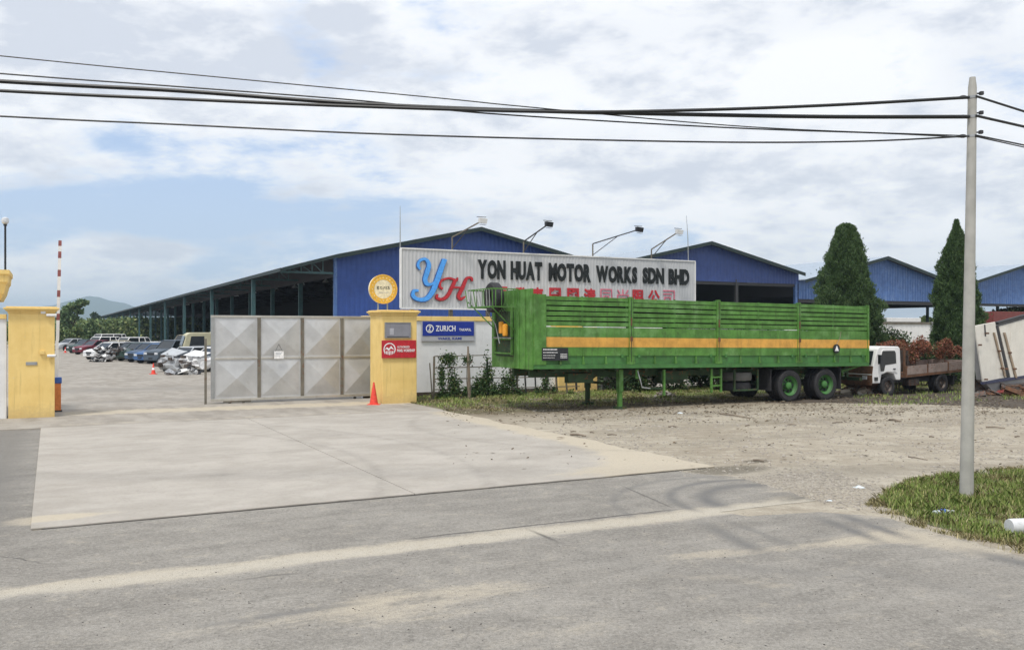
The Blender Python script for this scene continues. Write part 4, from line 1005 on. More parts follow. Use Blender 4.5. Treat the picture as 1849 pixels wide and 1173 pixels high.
tb('ladder_rung', M['green'], (6.78, 7.12, .07, .11, .62, .67), shear=False); tb('ladder_rung', M['green'], (6.78, 7.12, .07, .11, .9, .95), shear=False)
tb('air_tank', M['undergreen'], (5.4, 6.3, 1.0, 1.4, .7, .9), shear=False)
for (z, mt, dxx) in ((.90, 'rubber_dusty', 0), (.55, 'rubber', -.05)):
    MB().lathe([(.30, -.13), (.40, -.15), (.52, -.14), (.55, -.08), (.55, .08), (.52, .14), (.40, .15), (.30, .13), (.30, -.13)], 28, 'z', (8.35 + dxx, .75, z), cap=False).build('spare_wheel', M[mt], tl, smooth=True)
tb('spare_rack', M['undergreen'], (7.8, 8.9, .2, .26, .42, .48), (7.8, 8.9, 1.2, 1.26, .42, .48), (7.82, 7.88, .2, .26, .42, 1.15), (8.84, 8.9, .2, .26, .42, 1.15), shear=False)
# wheels
RW = .55
def truck_tyre(r, w_, n=36, lugs=True):
    m = MB().lathe([(r * .60, w_ * .42), (r * .72, w_ * .5), (r * .92, w_ * .5), (r * .985, w_ * .40), (r * .985, -w_ * .40), (r * .92, -w_ * .5), (r * .72, -w_ * .5), (r * .60, -w_ * .42), (r * .60, w_ * .42)], n, 'y', cap=False)
    return m
def tread(r, w_, n=44):
    m = MB()
    for k in range(n):
        a = 2 * math.pi * k / n; da = 2 * math.pi / n * .33
        for (y0, y1, s) in ((-w_ * .44, -w_ * .06, 0), (w_ * .06, w_ * .44, .5)):
            aa = a + s * 2 * math.pi / n; pts = []
            for rr_ in (r * .975, r * 1.012):
                for (yy, sg) in ((y0, -1), (y1, -1), (y1, 1), (y0, 1)): pts.append((rr_ * math.cos(aa + sg * da), yy, rr_ * math.sin(aa + sg * da)))
            m.hexa(pts)
    return m
tyme = truck_tyre(RW, .26).mesh('tyre'); tyme.materials.append(M['rubber']); tyme.polygons.foreach_set('use_smooth', [True] * len(tyme.polygons)); tyme.set_sharp_from_angle(angle=R(35))
trme = tread(RW, .26).mesh('tread'); trme.materials.append(M['rubber'])
rim = MB().lathe([(.33, -.10), (.345, -.12), (.33, -.08), (.27, -.02), (.25, .05), (.14, .02), (.12, -.07), (.05, -.09), (.0, -.09)], 28, 'y', cap=False)
rime = rim.mesh('rim'); rime.materials.append(M['green2'])
holes = MB()
for k in range(8):
    a = 2 * math.pi * k / 8; holes.lathe([(.035, -.015), (.035, .06)], 8, 'y', (.205 * math.cos(a), 0, .205 * math.sin(a)))
for k in range(10):
    a = 2 * math.pi * (k + .5) / 10; holes.lathe([(.011, -.03), (.011, .03)], 6, 'y', (.155 * math.cos(a), -.01, .155 * math.sin(a)))
home = holes.mesh('hand_hole'); home.materials.append(M['black'])
def wheel(parent, x, y, z, ry=0, dual=True, face=-1):
    wt = bpy.data.objects.new('wheel', None); C.objects.link(wt); wt.parent = parent; wt.location = (x, y, z); wt.rotation_euler = (0, ry, 0 if face < 0 else math.pi)
    share('tyre', tyme, wt); share('tread', trme, wt); share('rim', rime, wt, (0, -.015, 0)); share('hub_holes', home, wt, (0, -.02, 0))
    if dual: share('tyre', tyme, wt, (0, .31, 0)); share('tread', trme, wt, (0, .31, 0))
for x in (10.17, 11.88):
    wheel(tl, x, .16, RW, .3 * x); wheel(tl, x, TWD - .16, RW, .5, True, 1)
    MB().lathe([(.08, .5), (.08, TWD - .5)], 10, 'y', (x, 0, RW)).build('axle', M['undergreen'], tl)
    tb('leaf_spring', M['undergreen'], (x - .6, x + .6, .80, .88, .62, .70), shear=False); tb('spring_hanger', M['undergreen'], (x - .75, x - .6, .74, .9, .6, 1.0), shear=False)
    tb('mudguard', M['undergreen'], (x - .7, x + .7, .05, .62, 1.145, 1.165), shear=False)
tb('mud_flap', M['rubber'], (12.62, 12.65, .05, .66, .35, 1.16), (9.3, 9.33, .05, .66, .4, 1.16), shear=False)
tb('gusset', M['green'], (13.2, 13.26, .5, .56, .8, 1.15), shear=False); MB().bar((12.9, .3, .98), (13.9, .3, 1.17), .06).build('tail_brace', M['green'], tl)
tb('tail_board', M['green'], (TL - .05, TL, .08, TWD - .08, ZB + .12, ZT)); tb('rear_bumper', M['undergreen'], (TL - .25, TL - .1, .2, TWD - .2, .62, .74), shear=False)
tb('bumper_hanger', M['undergreen'], (TL - .25, TL - .15, .8, .9, .7, 1.2), (TL - .25, TL - .15, 1.8, 1.9, .7, 1.2), shear=False)
for (x0, x1) in ((5.0, 6.1), (1.5, 2.4)): tb('tool_box', M['undergreen'], (x0, x1, .5, .74, .85, 1.14), shear=False)
# ------------------------------------------------------------------ small white lorry behind the trailer
kp = PD(1576, HY, 33.2); tk = thing('flatbed_truck', 'derelict white cab flatbed truck with faded dropside bed behind the green trailer', 'truck', (kp.x, kp.y, -.04), TH)
TB = 1.65
def cabv(pts, y0, y1): return MB().prism(pts, y0, y1, 'y')
prof = [(.02, .52), (0, .85), (.05, 1.16), (.28, 1.80), (.40, 1.90), (1.42, 1.90), (1.52, 1.82), (1.56, 1.20), (1.55, .62), (1.30, .62), (1.18, .86), (.80, .92), (.50, .84), (.42, .52)]
cabv(prof, .02, TB - .02).build('cab', M['white'], tk, bevel=.03)
MB().prism([(.38, 1.20), (.50, 1.70), (.56, 1.74), (1.18, 1.74), (1.24, 1.66), (1.27, 1.26), (.66, 1.20), (.60, .98), (.42, .96)], -.012, .022, 'y').build('side_window', M['glass'], tk)
MB().prism([(.34, .80), (.36, 1.22), (.50, 1.74), (.58, 1.79), (1.24, 1.79), (1.30, 1.70), (1.34, 1.2), (1.33, .90), (1.2, .93), (.8, .96), (.5, .9)], -.004, .021, 'y').build('door', M['white'], tk)
MB().quad((.07, .12, 1.22), (.07, TB - .12, 1.22), (.262, TB - .16, 1.74), (.262, .16, 1.74)).each(lambda x, y, z: (x - .03, y, z)).build('windscreen', M['glass'], tk)
MB().hexa([(-.02, .03, .55), (.03, .03, .55), (.03, TB - .03, .55), (-.02, TB - .03, .55), (.025, .03, 1.17), (.07, .03, 1.17), (.07, TB - .03, 1.17), (.025, TB - .03, 1.17)]).build('front_panel', M['rusty'], tk)
MB().box(1.10, 1.22, -.03, -.012, 1.03, 1.07).build('door_handle', M['black'], tk); MB().box(.10, .26, -.02, .02, .62, .76).build('indicator', M['glass'], tk)
MB().box(-.05, .02, .05, TB - .05, .45, .62).build('bumper', M['rusty'], tk, bevel=.01); MB().box(-.04, .03, .25, .45, .66, .80).build('headlight', M['lampglass'], tk); MB().box(-.04, .03, TB - .45, TB - .25, .66, .80).build('headlight', M['lampglass'], tk)
MB().bar((.25, -.12, 1.55), (.30, .02, 1.60), .02).box(.18, .24, -.2, -.08, 1.25, 1.6).build('mirror', M['black'], tk)
dirtyw = paint('faded_bed_board_paint', (.25, .20, .175), .75, .2, .7, (.10, .06, .045), rust=.1)
def bt(x, y, z): return (x, y, z + (x - 1.9) * .05)
for i in range(3):
    xa = 1.85 + i * 1.22
    for y in (0, TB - .03): MB().box(xa + .02, xa + 1.18, y, y + .03, .80, 1.13).each(bt).build('side_board', dirtyw, tk)
    MB().box(xa - .03, xa + .02, -.02, .05, .70, 1.15).each(bt).build('bed_post', M['rusty'], tk)
MB().box(1.8, 5.55, 0, TB, .70, .79).each(bt).build('bed_floor', M['rusty'], tk); MB().box(5.5, 5.55, 0, TB, .80, 1.13).each(bt).build('tail_board', dirtyw, tk)
MB().box(1.8, 1.86, .05, .12, .75, 1.9).box(1.8, 1.86, TB - .12, TB - .05, .75, 1.9).box(1.8, 1.86, .12, TB - .12, 1.8, 1.87).build('rack', M['rusty'], tk)
for x in (1.95, 2.1, 2.3): MB().box(x, x + .05, .3, 1.3, .8 + .1, 1.75 - .1 * (x - 1.9)).build('stacked_panel', M['junk'], tk)
for y in (.35, TB - .5): MB().box(.5, 5.3, y, y + .12, .5, .68).build('chassis_rail', M['steel_dark'], tk)
t2 = truck_tyre(.37, .19, 24).mesh('tyre'); t2.materials.append(M['rubber'])
r2 = MB().lathe([(.23, -.06), (.21, -.07), (.18, .0), (.07, -.01), (.05, -.05), (0, -.05)], 18, 'y', cap=False).mesh('rim'); r2.materials.append(M['junk'])
for (x, y) in ((.86, .10), (.86, TB - .10), (3.95, .10), (3.95, .32), (3.95, TB - .10)):
    wt = bpy.data.objects.new('wheel', None); C.objects.link(wt); wt.parent = tk; wt.location = (x, y, .39 if x < 2 else .42); share('tyre', t2, wt); share('rim', r2, wt)
MB().box(2.1, 2.7, .1, .4, .38, .62).build('fuel_tank', M['junk'], tk); MB().box(4.7, 4.73, .05, .4, .35, .7).build('mud_flap', M['rubber'], tk)
def jumble(name, label, cat, center, ext, n, mats, rz=0, pile=True, group=None, size=(.1, .5)):
    t = thing(name, label, cat, center, rz, group); per = {}
    for k in range(n):
        x = rnd.gauss(0, .4) * ext[0]; y = rnd.gauss(0, .4) * ext[1]; q = max(0, 1 - (x / ext[0]) ** 2 - (y / ext[1]) ** 2)
        z = rnd.uniform(.02, 1) * ext[2] * (q if pile else 1)
        a = rnd.uniform(*size); b = a * rnd.uniform(.2, .8); c_ = rnd.uniform(.01, .12)
        rot = Matrix.Rotation(rnd.uniform(0, 6.3), 3, 'Z') @ Matrix.Rotation(rnd.uniform(-.7, .7), 3, 'X') @ Matrix.Rotation(rnd.uniform(-.7, .7), 3, 'Y')
        mi = rnd.randrange(len(mats)); m = per.setdefault(mi, MB())
        sub = MB().box(-a, a, -b, b, -c_, c_); 
        if rnd.random() < .35: sub = MB().tube([(-a * 1.5, 0, 0), (0, rnd.uniform(-.1, .1), .05), (a * 1.5, 0, 0)], rnd.uniform(.012, .04), 6)
        o_ = len(m.v); m.v += [tuple(rot @ Vector(v) + Vector((x, y, z))) for v in sub.v]; m.f += [tuple(i + o_ for i in f) for f in sub.f]
    for mi, m in per.items(): m.build('scrap', mats[mi], t)
    return t
p = PD(1556, HY, 34.6); jumble('scrap_pile', 'rusty brown scrap heap between the trailer tail and the white truck cab', 'scrap', (p.x, p.y, 0), (.65, .8, 1.05), 70, [M['rusty'], M['junk'], paint('pale_rust', (.28, .18, .12), .9, .3, .4)], TH)
p = GP(1556, 712); jumble('scrap_pile', 'pale broken panels lying on the soil below the trailer tail', 'scrap', (p.x, p.y, 0), (.85, .35, .25), 22, [M['white_rust'], M['wood_pale'], M['junk']], TH)
p = GP(1800, 712); jumble('scrap_pile', 'dark red metal strips on the ground below the tilted white box', 'scrap', (p.x + .8, p.y, 0), (1.8, .5, .35), 50, [M['rusty'], M['junk'], flat('dull_red_metal', (.20, .04, .035))], TH)
p = GP(1200, 716); jumble('scrap_pile', 'small heap of broken stones and boards under the trailer', 'rubble', (p.x, p.y, 0), (.6, .3, .14), 18, [M['wood'], M['stone']], TH, size=(.05, .22))

# tilted white lorry box
bvv = -9.3
def bw(px, py, dv_=0): u, z = onv(px, py, bvv); return W(u, bvv + dv_, z)
boxo = thing('lorry_box', 'rust stained white lorry box body lying tilted behind the concrete pole', 'box body', W(onv(1775, 690, bvv)[0], bvv, 0), 0)
def bpanel(c, mat, name, t0=0, t1=2.1):
    m = MB().hexa([tuple(bw(*c[k], t0) - boxo.location) for k in (0, 1)] + [tuple(bw(*c[k], t1) - boxo.location) for k in (1, 0)] + [tuple(bw(*c[k], t0) - boxo.location) for k in (3, 2)] + [tuple(bw(*c[k], t1) - boxo.location) for k in (2, 3)])
    return m.build(name, mat, boxo, bevel=.01)
bpanel([(1775, 689), (1818, 681), (1797, 581), (1760, 588)], M['white_rust'], 'side_panel', 0, .06)
bpanel([(1825, 685), (1990, 655), (1950, 548), (1803, 589)], M['white_rust'], 'side_panel', -.02, .06)
bpanel([(1776, 686), (1990, 900), (1950, 552), (1761, 592)], paint('grey_box_interior', (.30, .30, .30)), 'body', .07, .30)
bpanel([(1818.5, 683), (1824, 683), (1802, 588), (1797.5, 588)], M['steel_dark'], 'door_gap_seal', -.01, .06)
bpanel([(1812, 680), (1815.5, 680), (1795, 600), (1792, 600)], paint('brown_stain_bar', (.30, .23, .16)), 'locking_bar', -.05, -.015)
bpanel([(1831, 682), (1834.5, 682), (1813, 600), (1809.5, 600)], paint('brown_stain_bar2', (.30, .23, .16)), 'locking_bar', -.07, -.03)
bpanel([(1801, 586), (1950, 546), (1949, 541), (1800, 581)], M['steel_dark'], 'top_rail', -.06, .1)
bpanel([(1775, 694), (1990, 661), (1989, 655), (1775, 689)], flat('dull_blue_rail', (.04, .045, .09)), 'bottom_rail', -.03, .1)
for (px, py) in ((1779, 601), (1801, 633), (1820, 636), (1814, 665), (1829, 665), (1806, 664), (1766, 622), (1777, 684)): bpanel([(px - 3, py + 2), (px + 3, py + 2), (px + 3, py - 1), (px - 3, py - 1)], M['rusty'], 'latch', -.1, -.071)
bpanel([(1778, 607), (1780.5, 607), (1779, 586), (1776.5, 586)], M['steel_dark'], 'slot', -.01, -.001)
for k, px in enumerate((1790, 1826, 1880)):
    q = bw(px, 712, .6) - boxo.location; MB().box(q.x - .25, q.x + .25, q.y - .2, q.y + .2, -.0, .62).build('support_block', M['junk'], boxo)
# white container and sheds far behind
def qbox(name, label, cat, px0, px1, pyt, v, dep, mat, zb=0, group=None):
    u0, zt = onv(px0, pyt, v); u1, _ = onv(px1, pyt, v); t = yard_thing(name, label, cat, u0, v, zb, group); MB().box(0, u1 - u0, 0, dep, 0, zt - zb).build('body', mat, t, bevel=.015); return t, u1 - u0, zt - zb
ct, w_, h_ = qbox('container', 'white cargo container with grey roof items between the two cypress trees', 'container', 1578, 1680, 585, 2.5, 2.4, M['white'])
MB().box(-.02, w_ + .02, -.05, 2.45, h_ + .002, h_ + .12).build('top_rail', M['brown_steel'], ct)
for k in range(14): MB().box(w_ * k / 14 + .05, w_ * k / 14 + .12, -.025, -.001, .2, h_ - .1).build('rib', M['white'], ct)
MB().box(w_ + .02, w_ + .14, -.1, .0, 0, h_ + .15).box(w_ + .30, w_ + .38, -.1, .0, 0, h_ + .15).build('door_frame', M['galv'], ct)
g2, a_, b_ = qbox('crate', 'grey flat crate on the roof of the white container', 'crate', 1592, 1612, 573, 3.0, 1.2, M['galv'], h_ + .13)
g3, a_, b_ = qbox('crate', 'long white crate on the roof of the white container', 'crate', 1609, 1663, 573.5, 2.7, 1.2, M['white'], h_ + .13)
c2, a_, b_ = qbox('container', 'dark red container behind the tilted white box', 'container', 1795, 1960, 562, 6.0, 2.4, paint('dark_red_container', (.16, .035, .03)))
# pickup shaped clutter under the sheds
p = W(44, 30); c3 = thing('container', 'low grey container far under the faded blue sheds', 'container', p, TH); MB().box(0, 9, 0, 2.4, 0, 2.6).build('body', M['galv'], c3)

# ------------------------------------------------------------------ cars
def jit(m, x0, amt, top=9):
    m.v = [(x + rnd.uniform(-amt, amt) * (x < x0), y + rnd.uniform(-amt, amt) * (x < x0), z + rnd.uniform(-amt, amt) * (x < x0)) for x, y, z in m.v]; return m
KIND = {   # length, width, bonnet z, belt z, roof z, x of windscreen base, roof front, roof rear, rear glass base, tail z
    'sedan': (4.3, 1.68, .86, .93, 1.42, 1.15, 1.85, 3.05, 3.65, .98),
    'hatch': (3.7, 1.6, .88, .95, 1.45, .95, 1.55, 3.25, 3.62, .98),
    'suv': (4.4, 1.75, 1.02, 1.10, 1.72, 1.10, 1.70, 4.05, 4.35, 1.12),
    'van': (4.6, 1.70, 1.10, 1.18, 1.90, .35, .85, 4.45, 4.55, 1.2)}
carp = {}
def cpaint(nm, col):
    if nm not in carp: carp[nm] = paint(nm + '_car_paint', col, .35, .06, .25, (.14, .12, .10), spec=.5, bump=0)
    return carp[nm]
cty = truck_tyre(.31, .19, 20).mesh('tyre'); cty.materials.append(M['rubber'])
crm = MB().lathe([(.19, -.085), (.18, -.07), (.05, -.05), (.04, -.08), (0, -.08)], 14, 'y', cap=False).mesh('rim'); crm.materials.append(M['chrome'])
def car(px, py, kind, mat, label, rz=None, wreck=0, z=.02, gone=()):
    p = GP(px, py, z); L, Wd, hb, bz, rf, wx, r0, r1, gx, tz = KIND[kind]
    t = thing('wrecked_car' if wreck else 'parked_car', label, 'car', (p.x, p.y, z), TH + R(36) if rz is None else rz, 'cars parked in the yard')
    hw = Wd / 2
    st = [(0, .86, .30, hb - .22), (.10, .93, .22, hb - .10), (.5, .98, .19, hb - .02), (wx, 1, .18, bz - .02), ((wx + gx) / 2, 1, .18, bz), (gx, .99, .2, tz), (L - .12, .95, .24, tz - .04), (L, .88, .34, tz - .14)]
    m = MB()
    for (x, k, zb, zt) in st:
        w_ = hw * k; m.v += [(x, -w_ * .93, zb), (x, -w_, zb + .16), (x, -w_ * 1.0, zt - .22), (x, -w_ * .95, zt - .03), (x, -w_ * .55, zt + .025), (x, w_ * .55, zt + .025), (x, w_ * .95, zt - .03), (x, w_, zt - .22), (x, w_, zb + .16), (x, w_ * .93, zb)]
    n = 10
    for i in range(len(st) - 1):
        for k in range(n): m.f.append((i * n + k, i * n + (k + 1) % n, (i + 1) * n + (k + 1) % n, (i + 1) * n + k))
    m.f.append(tuple(range(n))); m.f.append(tuple(range((len(st) - 1) * n, len(st) * n)))
    if wreck: jit(m, 1.2, .08 * wreck)
    b = m.build('body', mat, t, smooth=not wreck)
    e = .025
    gl = MB().hexa([(wx, -hw * .93, bz - .06), (gx, -hw * .93, tz - .08), (gx, hw * .93, tz - .08), (wx, hw * .93, bz - .06), (r0, -hw * .74, rf - .04), (r1, -hw * .74, rf - .04), (r1, hw * .74, rf - .04), (r0, hw * .74, rf - .04)])
    gl.build('glass', M['glass'], t)
    MB().hexa([(r0 - .05, -hw * .77, rf - .055), (r1 + .05, -hw * .77, rf - .055), (r1 + .05, hw * .77, rf - .055), (r0 - .05, hw * .77, rf - .055), (r0 + .1, -hw * .66, rf), (r1 - .1, -hw * .66, rf), (r1 - .1, hw * .66, rf), (r0 + .1, hw * .66, rf)]).build('roof', mat, t)
    for s in (-1, 1):
        pl_ = MB()
        xm = (wx + gx) / 2; rm = (r0 + r1) / 2
        for (xa, xb) in ((wx, r0), (xm, rm), (gx, r1)): pl_.bar((xa, s * hw * .945, bz - .05), (xb, s * hw * .755, rf - .04), .07, .05)
        if kind in ('suv', 'van', 'hatch'): pl_.bar((gx - .75, s * hw * .945, bz - .05), (r1 - .55, s * hw * .755, rf - .04), .12, .05)
        pl_.build('pillar', mat, t)
        if not wreck or s > 0:
            MB().box(-.01 if kind != 'van' else -.02, .12, s * hw * .62 - .16, s * hw * .62 + .16, hb - .33, hb - .19).build('headlight', M['lampglass'], t)
        for x in (.72, L - .78):
            if wreck and x < 1 and s < 0 and wreck > 1: continue
            wt = bpy.data.objects.new('wheel', None); C.objects.link(wt); wt.parent = t; wt.location = (x, s * (hw - .10), .31); wt.rotation_euler = (0, 0, 0 if s < 0 else math.pi)
            share('tyre', cty, wt); share('rim', crm, wt)
            MB().lathe([(.37, s * (hw - .0)), (.37, s * (hw + .006))], 18, 'y', (x, 0, .33)).build('wheel_arch', M['black'], t)
    if not wreck:
        MB().box(-.04, .10, -hw * .80, hw * .80, .26, .44).build('bumper', mat, t, bevel=.03); MB().box(-.02, .06, -hw * .38, hw * .38, hb - .36, hb - .22).build('grille', M['black'], t)
        MB().box(-.05, -.03, -.2, .2, .36, .46).build('number_plate', M['black'], t)
    else:
        m1, m2 = MB(), MB()
        for k in range(34):
            x = rnd.uniform(-.25, .85); y = rnd.uniform(-hw * .85, hw * .85); zz2 = rnd.uniform(.25, hb + .05); a = rnd.uniform(.04, .16)
            mm = m1 if rnd.random() < .6 else m2
            if rnd.random() < .4: mm.bar((x, y, zz2), (x + rnd.uniform(-.3, .3), y + rnd.uniform(-.5, .5), zz2 + rnd.uniform(-.2, .2)), .03 + a * .3)
            else: mm.box(x - a, x + a, y - a, y + a * 1.3, zz2 - a * .7, zz2 + a * .7)
        m1.build('engine_parts', M['junk'], t); m2.build('torn_metal', M['junk_silver'], t)
        if wreck > 1:
            MB().hexa([(.15, -hw * .8, hb + .05), (1.0, -hw * .85, hb + .30), (1.05, hw * .8, hb + .42), (.25, hw * .9, hb + .12), (.15, -hw * .8, hb + .07), (1.0, -hw * .85, hb + .33), (1.05, hw * .8, hb + .45), (.25, hw * .9, hb + .15)]).each(lambda x, y, z: (x, y, z + rnd.uniform(-.08, .08))).build('bent_bonnet', mat, t)
    return t
cw = cpaint('white', (.70, .70, .70)); cs = cpaint('silver', (.40, .42, .44)); cg = cpaint('grey', (.16, .17, .18)); cb = cpaint('navy', (.03, .06, .12)); cbl = cpaint('mid_blue', (.035, .10, .25))
cgr = cpaint('dark_green', (.02, .05, .04)); cm = cpaint('maroon', (.16, .02, .035)); cc_ = cpaint('cream', (.46, .42, .32)); ck = cpaint('black', (.02, .02, .022)); csl = cpaint('slate', (.055, .075, .10))
car(342, 672, 'sedan', cw, 'wrecked white car with bent bonnet nearest the gate in the front row', wreck=2)
car(300, 671, 'hatch', cs, 'wrecked silver car with exposed engine just right of the cone', wreck=2)
car(272, 657, 'suv', csl, 'dark slate estate car second behind the wrecked silver car')
car(253, 656, 'hatch', cbl, 'mid blue hatchback beside the slate estate car')
car(236, 654, 'hatch', cb, 'navy hatchback between the blue and dark green cars')
car(217, 652, 'hatch', cgr, 'dark green hatchback with torn front at the left of three dark hatchbacks', wreck=1)
car(190, 648, 'sedan', cw, 'crumpled white car with black front beside the white saloon', wreck=1)
car(160, 649, 'sedan', cw, 'clean white saloon facing the driveway on the left of the yard')
car(139, 640, 'sedan', cm, 'maroon saloon behind the white saloon at the far left of the row')
car(128, 637.5, 'hatch', cgr, 'small dark green car at the far end of the row')
car(100, 633, 'sedan', cs, 'silver car half hidden by the left yellow pillar')
car(318, 664, 'sedan', ck, 'wrecked black saloon squeezed behind the two wrecks at the front', wreck=1)
car(290, 652, 'hatch', cw, 'small white hatchback behind the slate estate car')
car(205, 650, 'hatch', ck, 'crushed black hatchback beside the crumpled white car', wreck=1)
car(226, 647, 'sedan', cw, 'white saloon behind the navy and green hatchbacks')
car(246, 646, 'sedan', cs, 'silver saloon behind the mid blue hatchback')
car(178, 641, 'sedan', cc_, 'cream saloon just behind the clean white saloon')
car(150, 637, 'suv', cw, 'white estate car behind the maroon saloon')
car(200, 640, 'suv', cw, 'white estate car behind the crumpled white car')
for k, (px, py, lab) in enumerate(((183, 653, 'tangled heap of white and black car parts beside the clean white saloon'), (206, 646, 'heap of pale torn car panels behind the crumpled white car'), (338, 676, 'spilled engine parts and bumpers in front of the two nearest wrecks'), (338, 650, 'tall heap of white car doors and bonnets behind the nearest wrecked white car'))):
    p = GP(px, py, .02); jumble('scrap_pile', lab, 'scrap', (p.x, p.y, .02), (.9, .8 if k != 2 else .3, 1.2 if k != 2 else .3), 60 if k != 2 else 26, [M['white'], M['black'], M['junk_silver'], M['junk']], TH, size=(.12, .42))
# second and third rows, roofs showing over the first
def W2px(p): return (HX + p.x / p.y * F, HY - (p.z - CZ) / p.y * F)
rows = [(cw, 'van', 'white van'), (cm, 'sedan', 'maroon saloon'), (cs, 'suv', 'silver estate car'), (cc_, 'sedan', 'cream saloon'), (cw, 'suv', 'white estate car'), (ck, 'sedan', 'black saloon'), (cg, 'van', 'grey van'), (cw, 'hatch', 'white hatchback'), (cs, 'sedan', 'silver saloon'),
        (cw, 'van', 'long white van'), (cbl, 'sedan', 'blue saloon'), (cw, 'sedan', 'white saloon'), (cc_, 'van', 'cream van')]
base = uv_of(GP(272, 657))
for k, (mt, kd, nm) in enumerate(rows):
    if k == 0: continue
    u, v = base[0] + 6.2 + rnd.uniform(-.3, .3), base[1] - 1.0 + k * 3.1
    px, py = W2px(W(u, v, 0)); car(px, py, kd, mt, nm + ' in the second row, ' + ['nearest the gate', 'beside the first white van', 'behind the slate estate car', 'behind the blue hatchback', 'behind the navy hatchback', 'between two pale cars', 'left of the black saloon', 'past the grey van', 'midway along', 'beyond the silver saloon', 'left of the long van', 'second from the far end', 'farthest of all'][k])
for k, (mt, kd, nm) in enumerate(((cw, 'van', 'far white van'), (cc_, 'van', 'far cream van'), (cw, 'suv', 'far white estate car'), (cs, 'van', 'far silver van'))):
    car(168 - k * 13, 629.5 - k * .9, kd, mt, nm + ' in the last cluster of vehicles by the left trees' )
for k, (mt, kd, nm) in enumerate(((cw, 'van', 'white van'), (ck, 'suv', 'black estate car'), (cw, 'sedan', 'white saloon'), (cs, 'van', 'silver van'), (cw, 'suv', 'white estate car'), (cb, 'van', 'navy van'), (cw, 'van', 'tall white van'), (cc_, 'suv', 'cream estate car'))):
    px, py = W2px(W(base[0] + 11.5, base[1] + 2 + k * 4.6, 0)); car(px, py, kd, mt, nm + ' in the rear row beside the shed columns, ' + ['closest to the gate', 'next to the closest van', 'behind the cream saloon', 'behind the black saloon', 'behind the grey van', 'between two white vehicles', 'left of the navy van', 'farthest away'][k])
# cream lorry cab standing behind the gate
p = GP(330, 661); vt = thing('box_truck', 'pale cream truck half hidden behind the left end of the steel gate', 'truck', (p.x, p.y, .0), TH)
cmat = paint('faded_cream_truck_paint', (.50, .48, .33), .6, .12, .4)
MB().prism([(0, .6), (0, 1.3), (.25, 2.15), (.5, 2.3), (1.9, 2.3), (1.95, .6)], 0, 1.8, 'y').build('cab', cmat, vt, bevel=.04)
MB().box(2.05, 6, -.1, 1.9, .8, 2.35).build('cargo_box', cmat, vt, bevel=.02); MB().quad((-.01, .15, 1.38), (-.01, 1.65, 1.38), (.2, 1.6, 2.08), (.2, .2, 2.08)).each(lambda x, y, z: (x - .03, y, z)).build('windscreen', M['glass'], vt)
MB().prism([(.42, 1.35), (.55, 2.05), (1.4, 2.05), (1.45, 1.35)], -.015, .01, 'y').build('side_window', M['glass'], vt)
for x in (.9, 4.6):
    for y in (.05, 1.75):
        wt = bpy.data.objects.new('wheel', None); C.objects.link(wt); wt.parent = vt; wt.location = (x, y, .38); share('tyre', t2, wt); share('rim', r2, wt)
MB().box(.4, 5.8, .5, 1.3, .5, .78).build('chassis', M['steel_dark'], vt)

# ------------------------------------------------------------------ utility pole and cables
pb_ = GP(1745, 896); pt = PD(1756, 141, pb_.y)
po = thing('utility_pole', 'tall grey spun concrete utility pole in the grass verge at the right', 'utility pole', (pb_.x, pb_.y, 0))
H = pt.z; lean = pt.x - pb_.x
MB().tube([(lean * t, 0, H * t - .05) for t in (0, .25, .5, .75, .985)] + [(lean, 0, H + .01)], [.098, .088, .078, .069, .060, .042], 24).build('shaft', M['pole'], po, smooth=True)
lv = [PD(1756, y, pb_.y).z for y in (176, 211, 246)]
for z in lv:
    x = lean * z / H
    MB().lathe([(.068, z - .02), (.068, z + .02)], 20, 'z', (x, 0, 0)).build('band', M['galv'], po)
    MB().bar((x + .05, -.02, z + .05), (x + .15, -.02, z + .06), .02).box(x + .10, x + .15, -.05, .0, z + .03, z + .08).build('bracket', M['steel_dark'], po)
    MB().lathe([(.018, -.05), (.028, -.02), (.028, .02), (.018, .05)], 10, 'x', (x - .16, -.05, z - .01)).build('insulator', M['steel_dark'], po)
def spline(P, n=8):
    out = []
    for i in range(len(P) - 1):
        p0, p1, p2, p3 = P[max(i - 1, 0)], P[i], P[i + 1], P[min(i + 2, len(P) - 1)]
        for k in range(n + (i == len(P) - 2)):
            t = k / n; out.append(.5 * ((2 * p1) + (p2 - p0) * t + (2 * p0 - 5 * p1 + 4 * p2 - p3) * t * t + (3 * p1 - p0 - 3 * p2 + p3) * t ** 3))
    return out
def cable(pts, r, label, d0=12.3, off=0.0, name='overhead_cable', strands=0):
    P = []
    for (px, py) in pts:
        f_ = px / 1750; P.append(PD(px, py, d0 + (pb_.y - .07 - d0) * max(-.9, f_) + off))
    a, b = P[0], P[1]; dirv = (a - b).normalized(); P = [a + dirv * 14 + Vector((0, 0, .2)), a + dirv * 7 + Vector((0, 0, .05))] + P
    S_ = spline(P, 10)
    m = MB().tube(S_, r, 6)
    o = m.build(name, M['wire'], smooth=True); tag(o, label, 'cable')
    return o
cable([(0, 101), (400, 140), (800, 178), (950, 193), (1350, 229), (1740, 245)], .0085, 'thin cable that starts highest at the left and drops to the lowest pole bracket')
cable([(0, 133), (300, 155), (640, 181), (880, 205), (1300, 230), (1600, 241), (1740, 248)], .011, 'thin second cable from the top at the left, crossing under the thick bundles', off=.05)
cable([(0, 147), (320, 164), (640, 187), (950, 200), (1250, 207), (1500, 211), (1750, 211)], .030, 'thick black cable bundle running to the middle pole bracket', off=.02)
cable([(0, 164), (300, 178), (640, 192), (1000, 202), (1250, 199), (1500, 190), (1750, 176)], .024, 'thick black cable bundle dipping then rising to the top pole bracket', off=-.04)
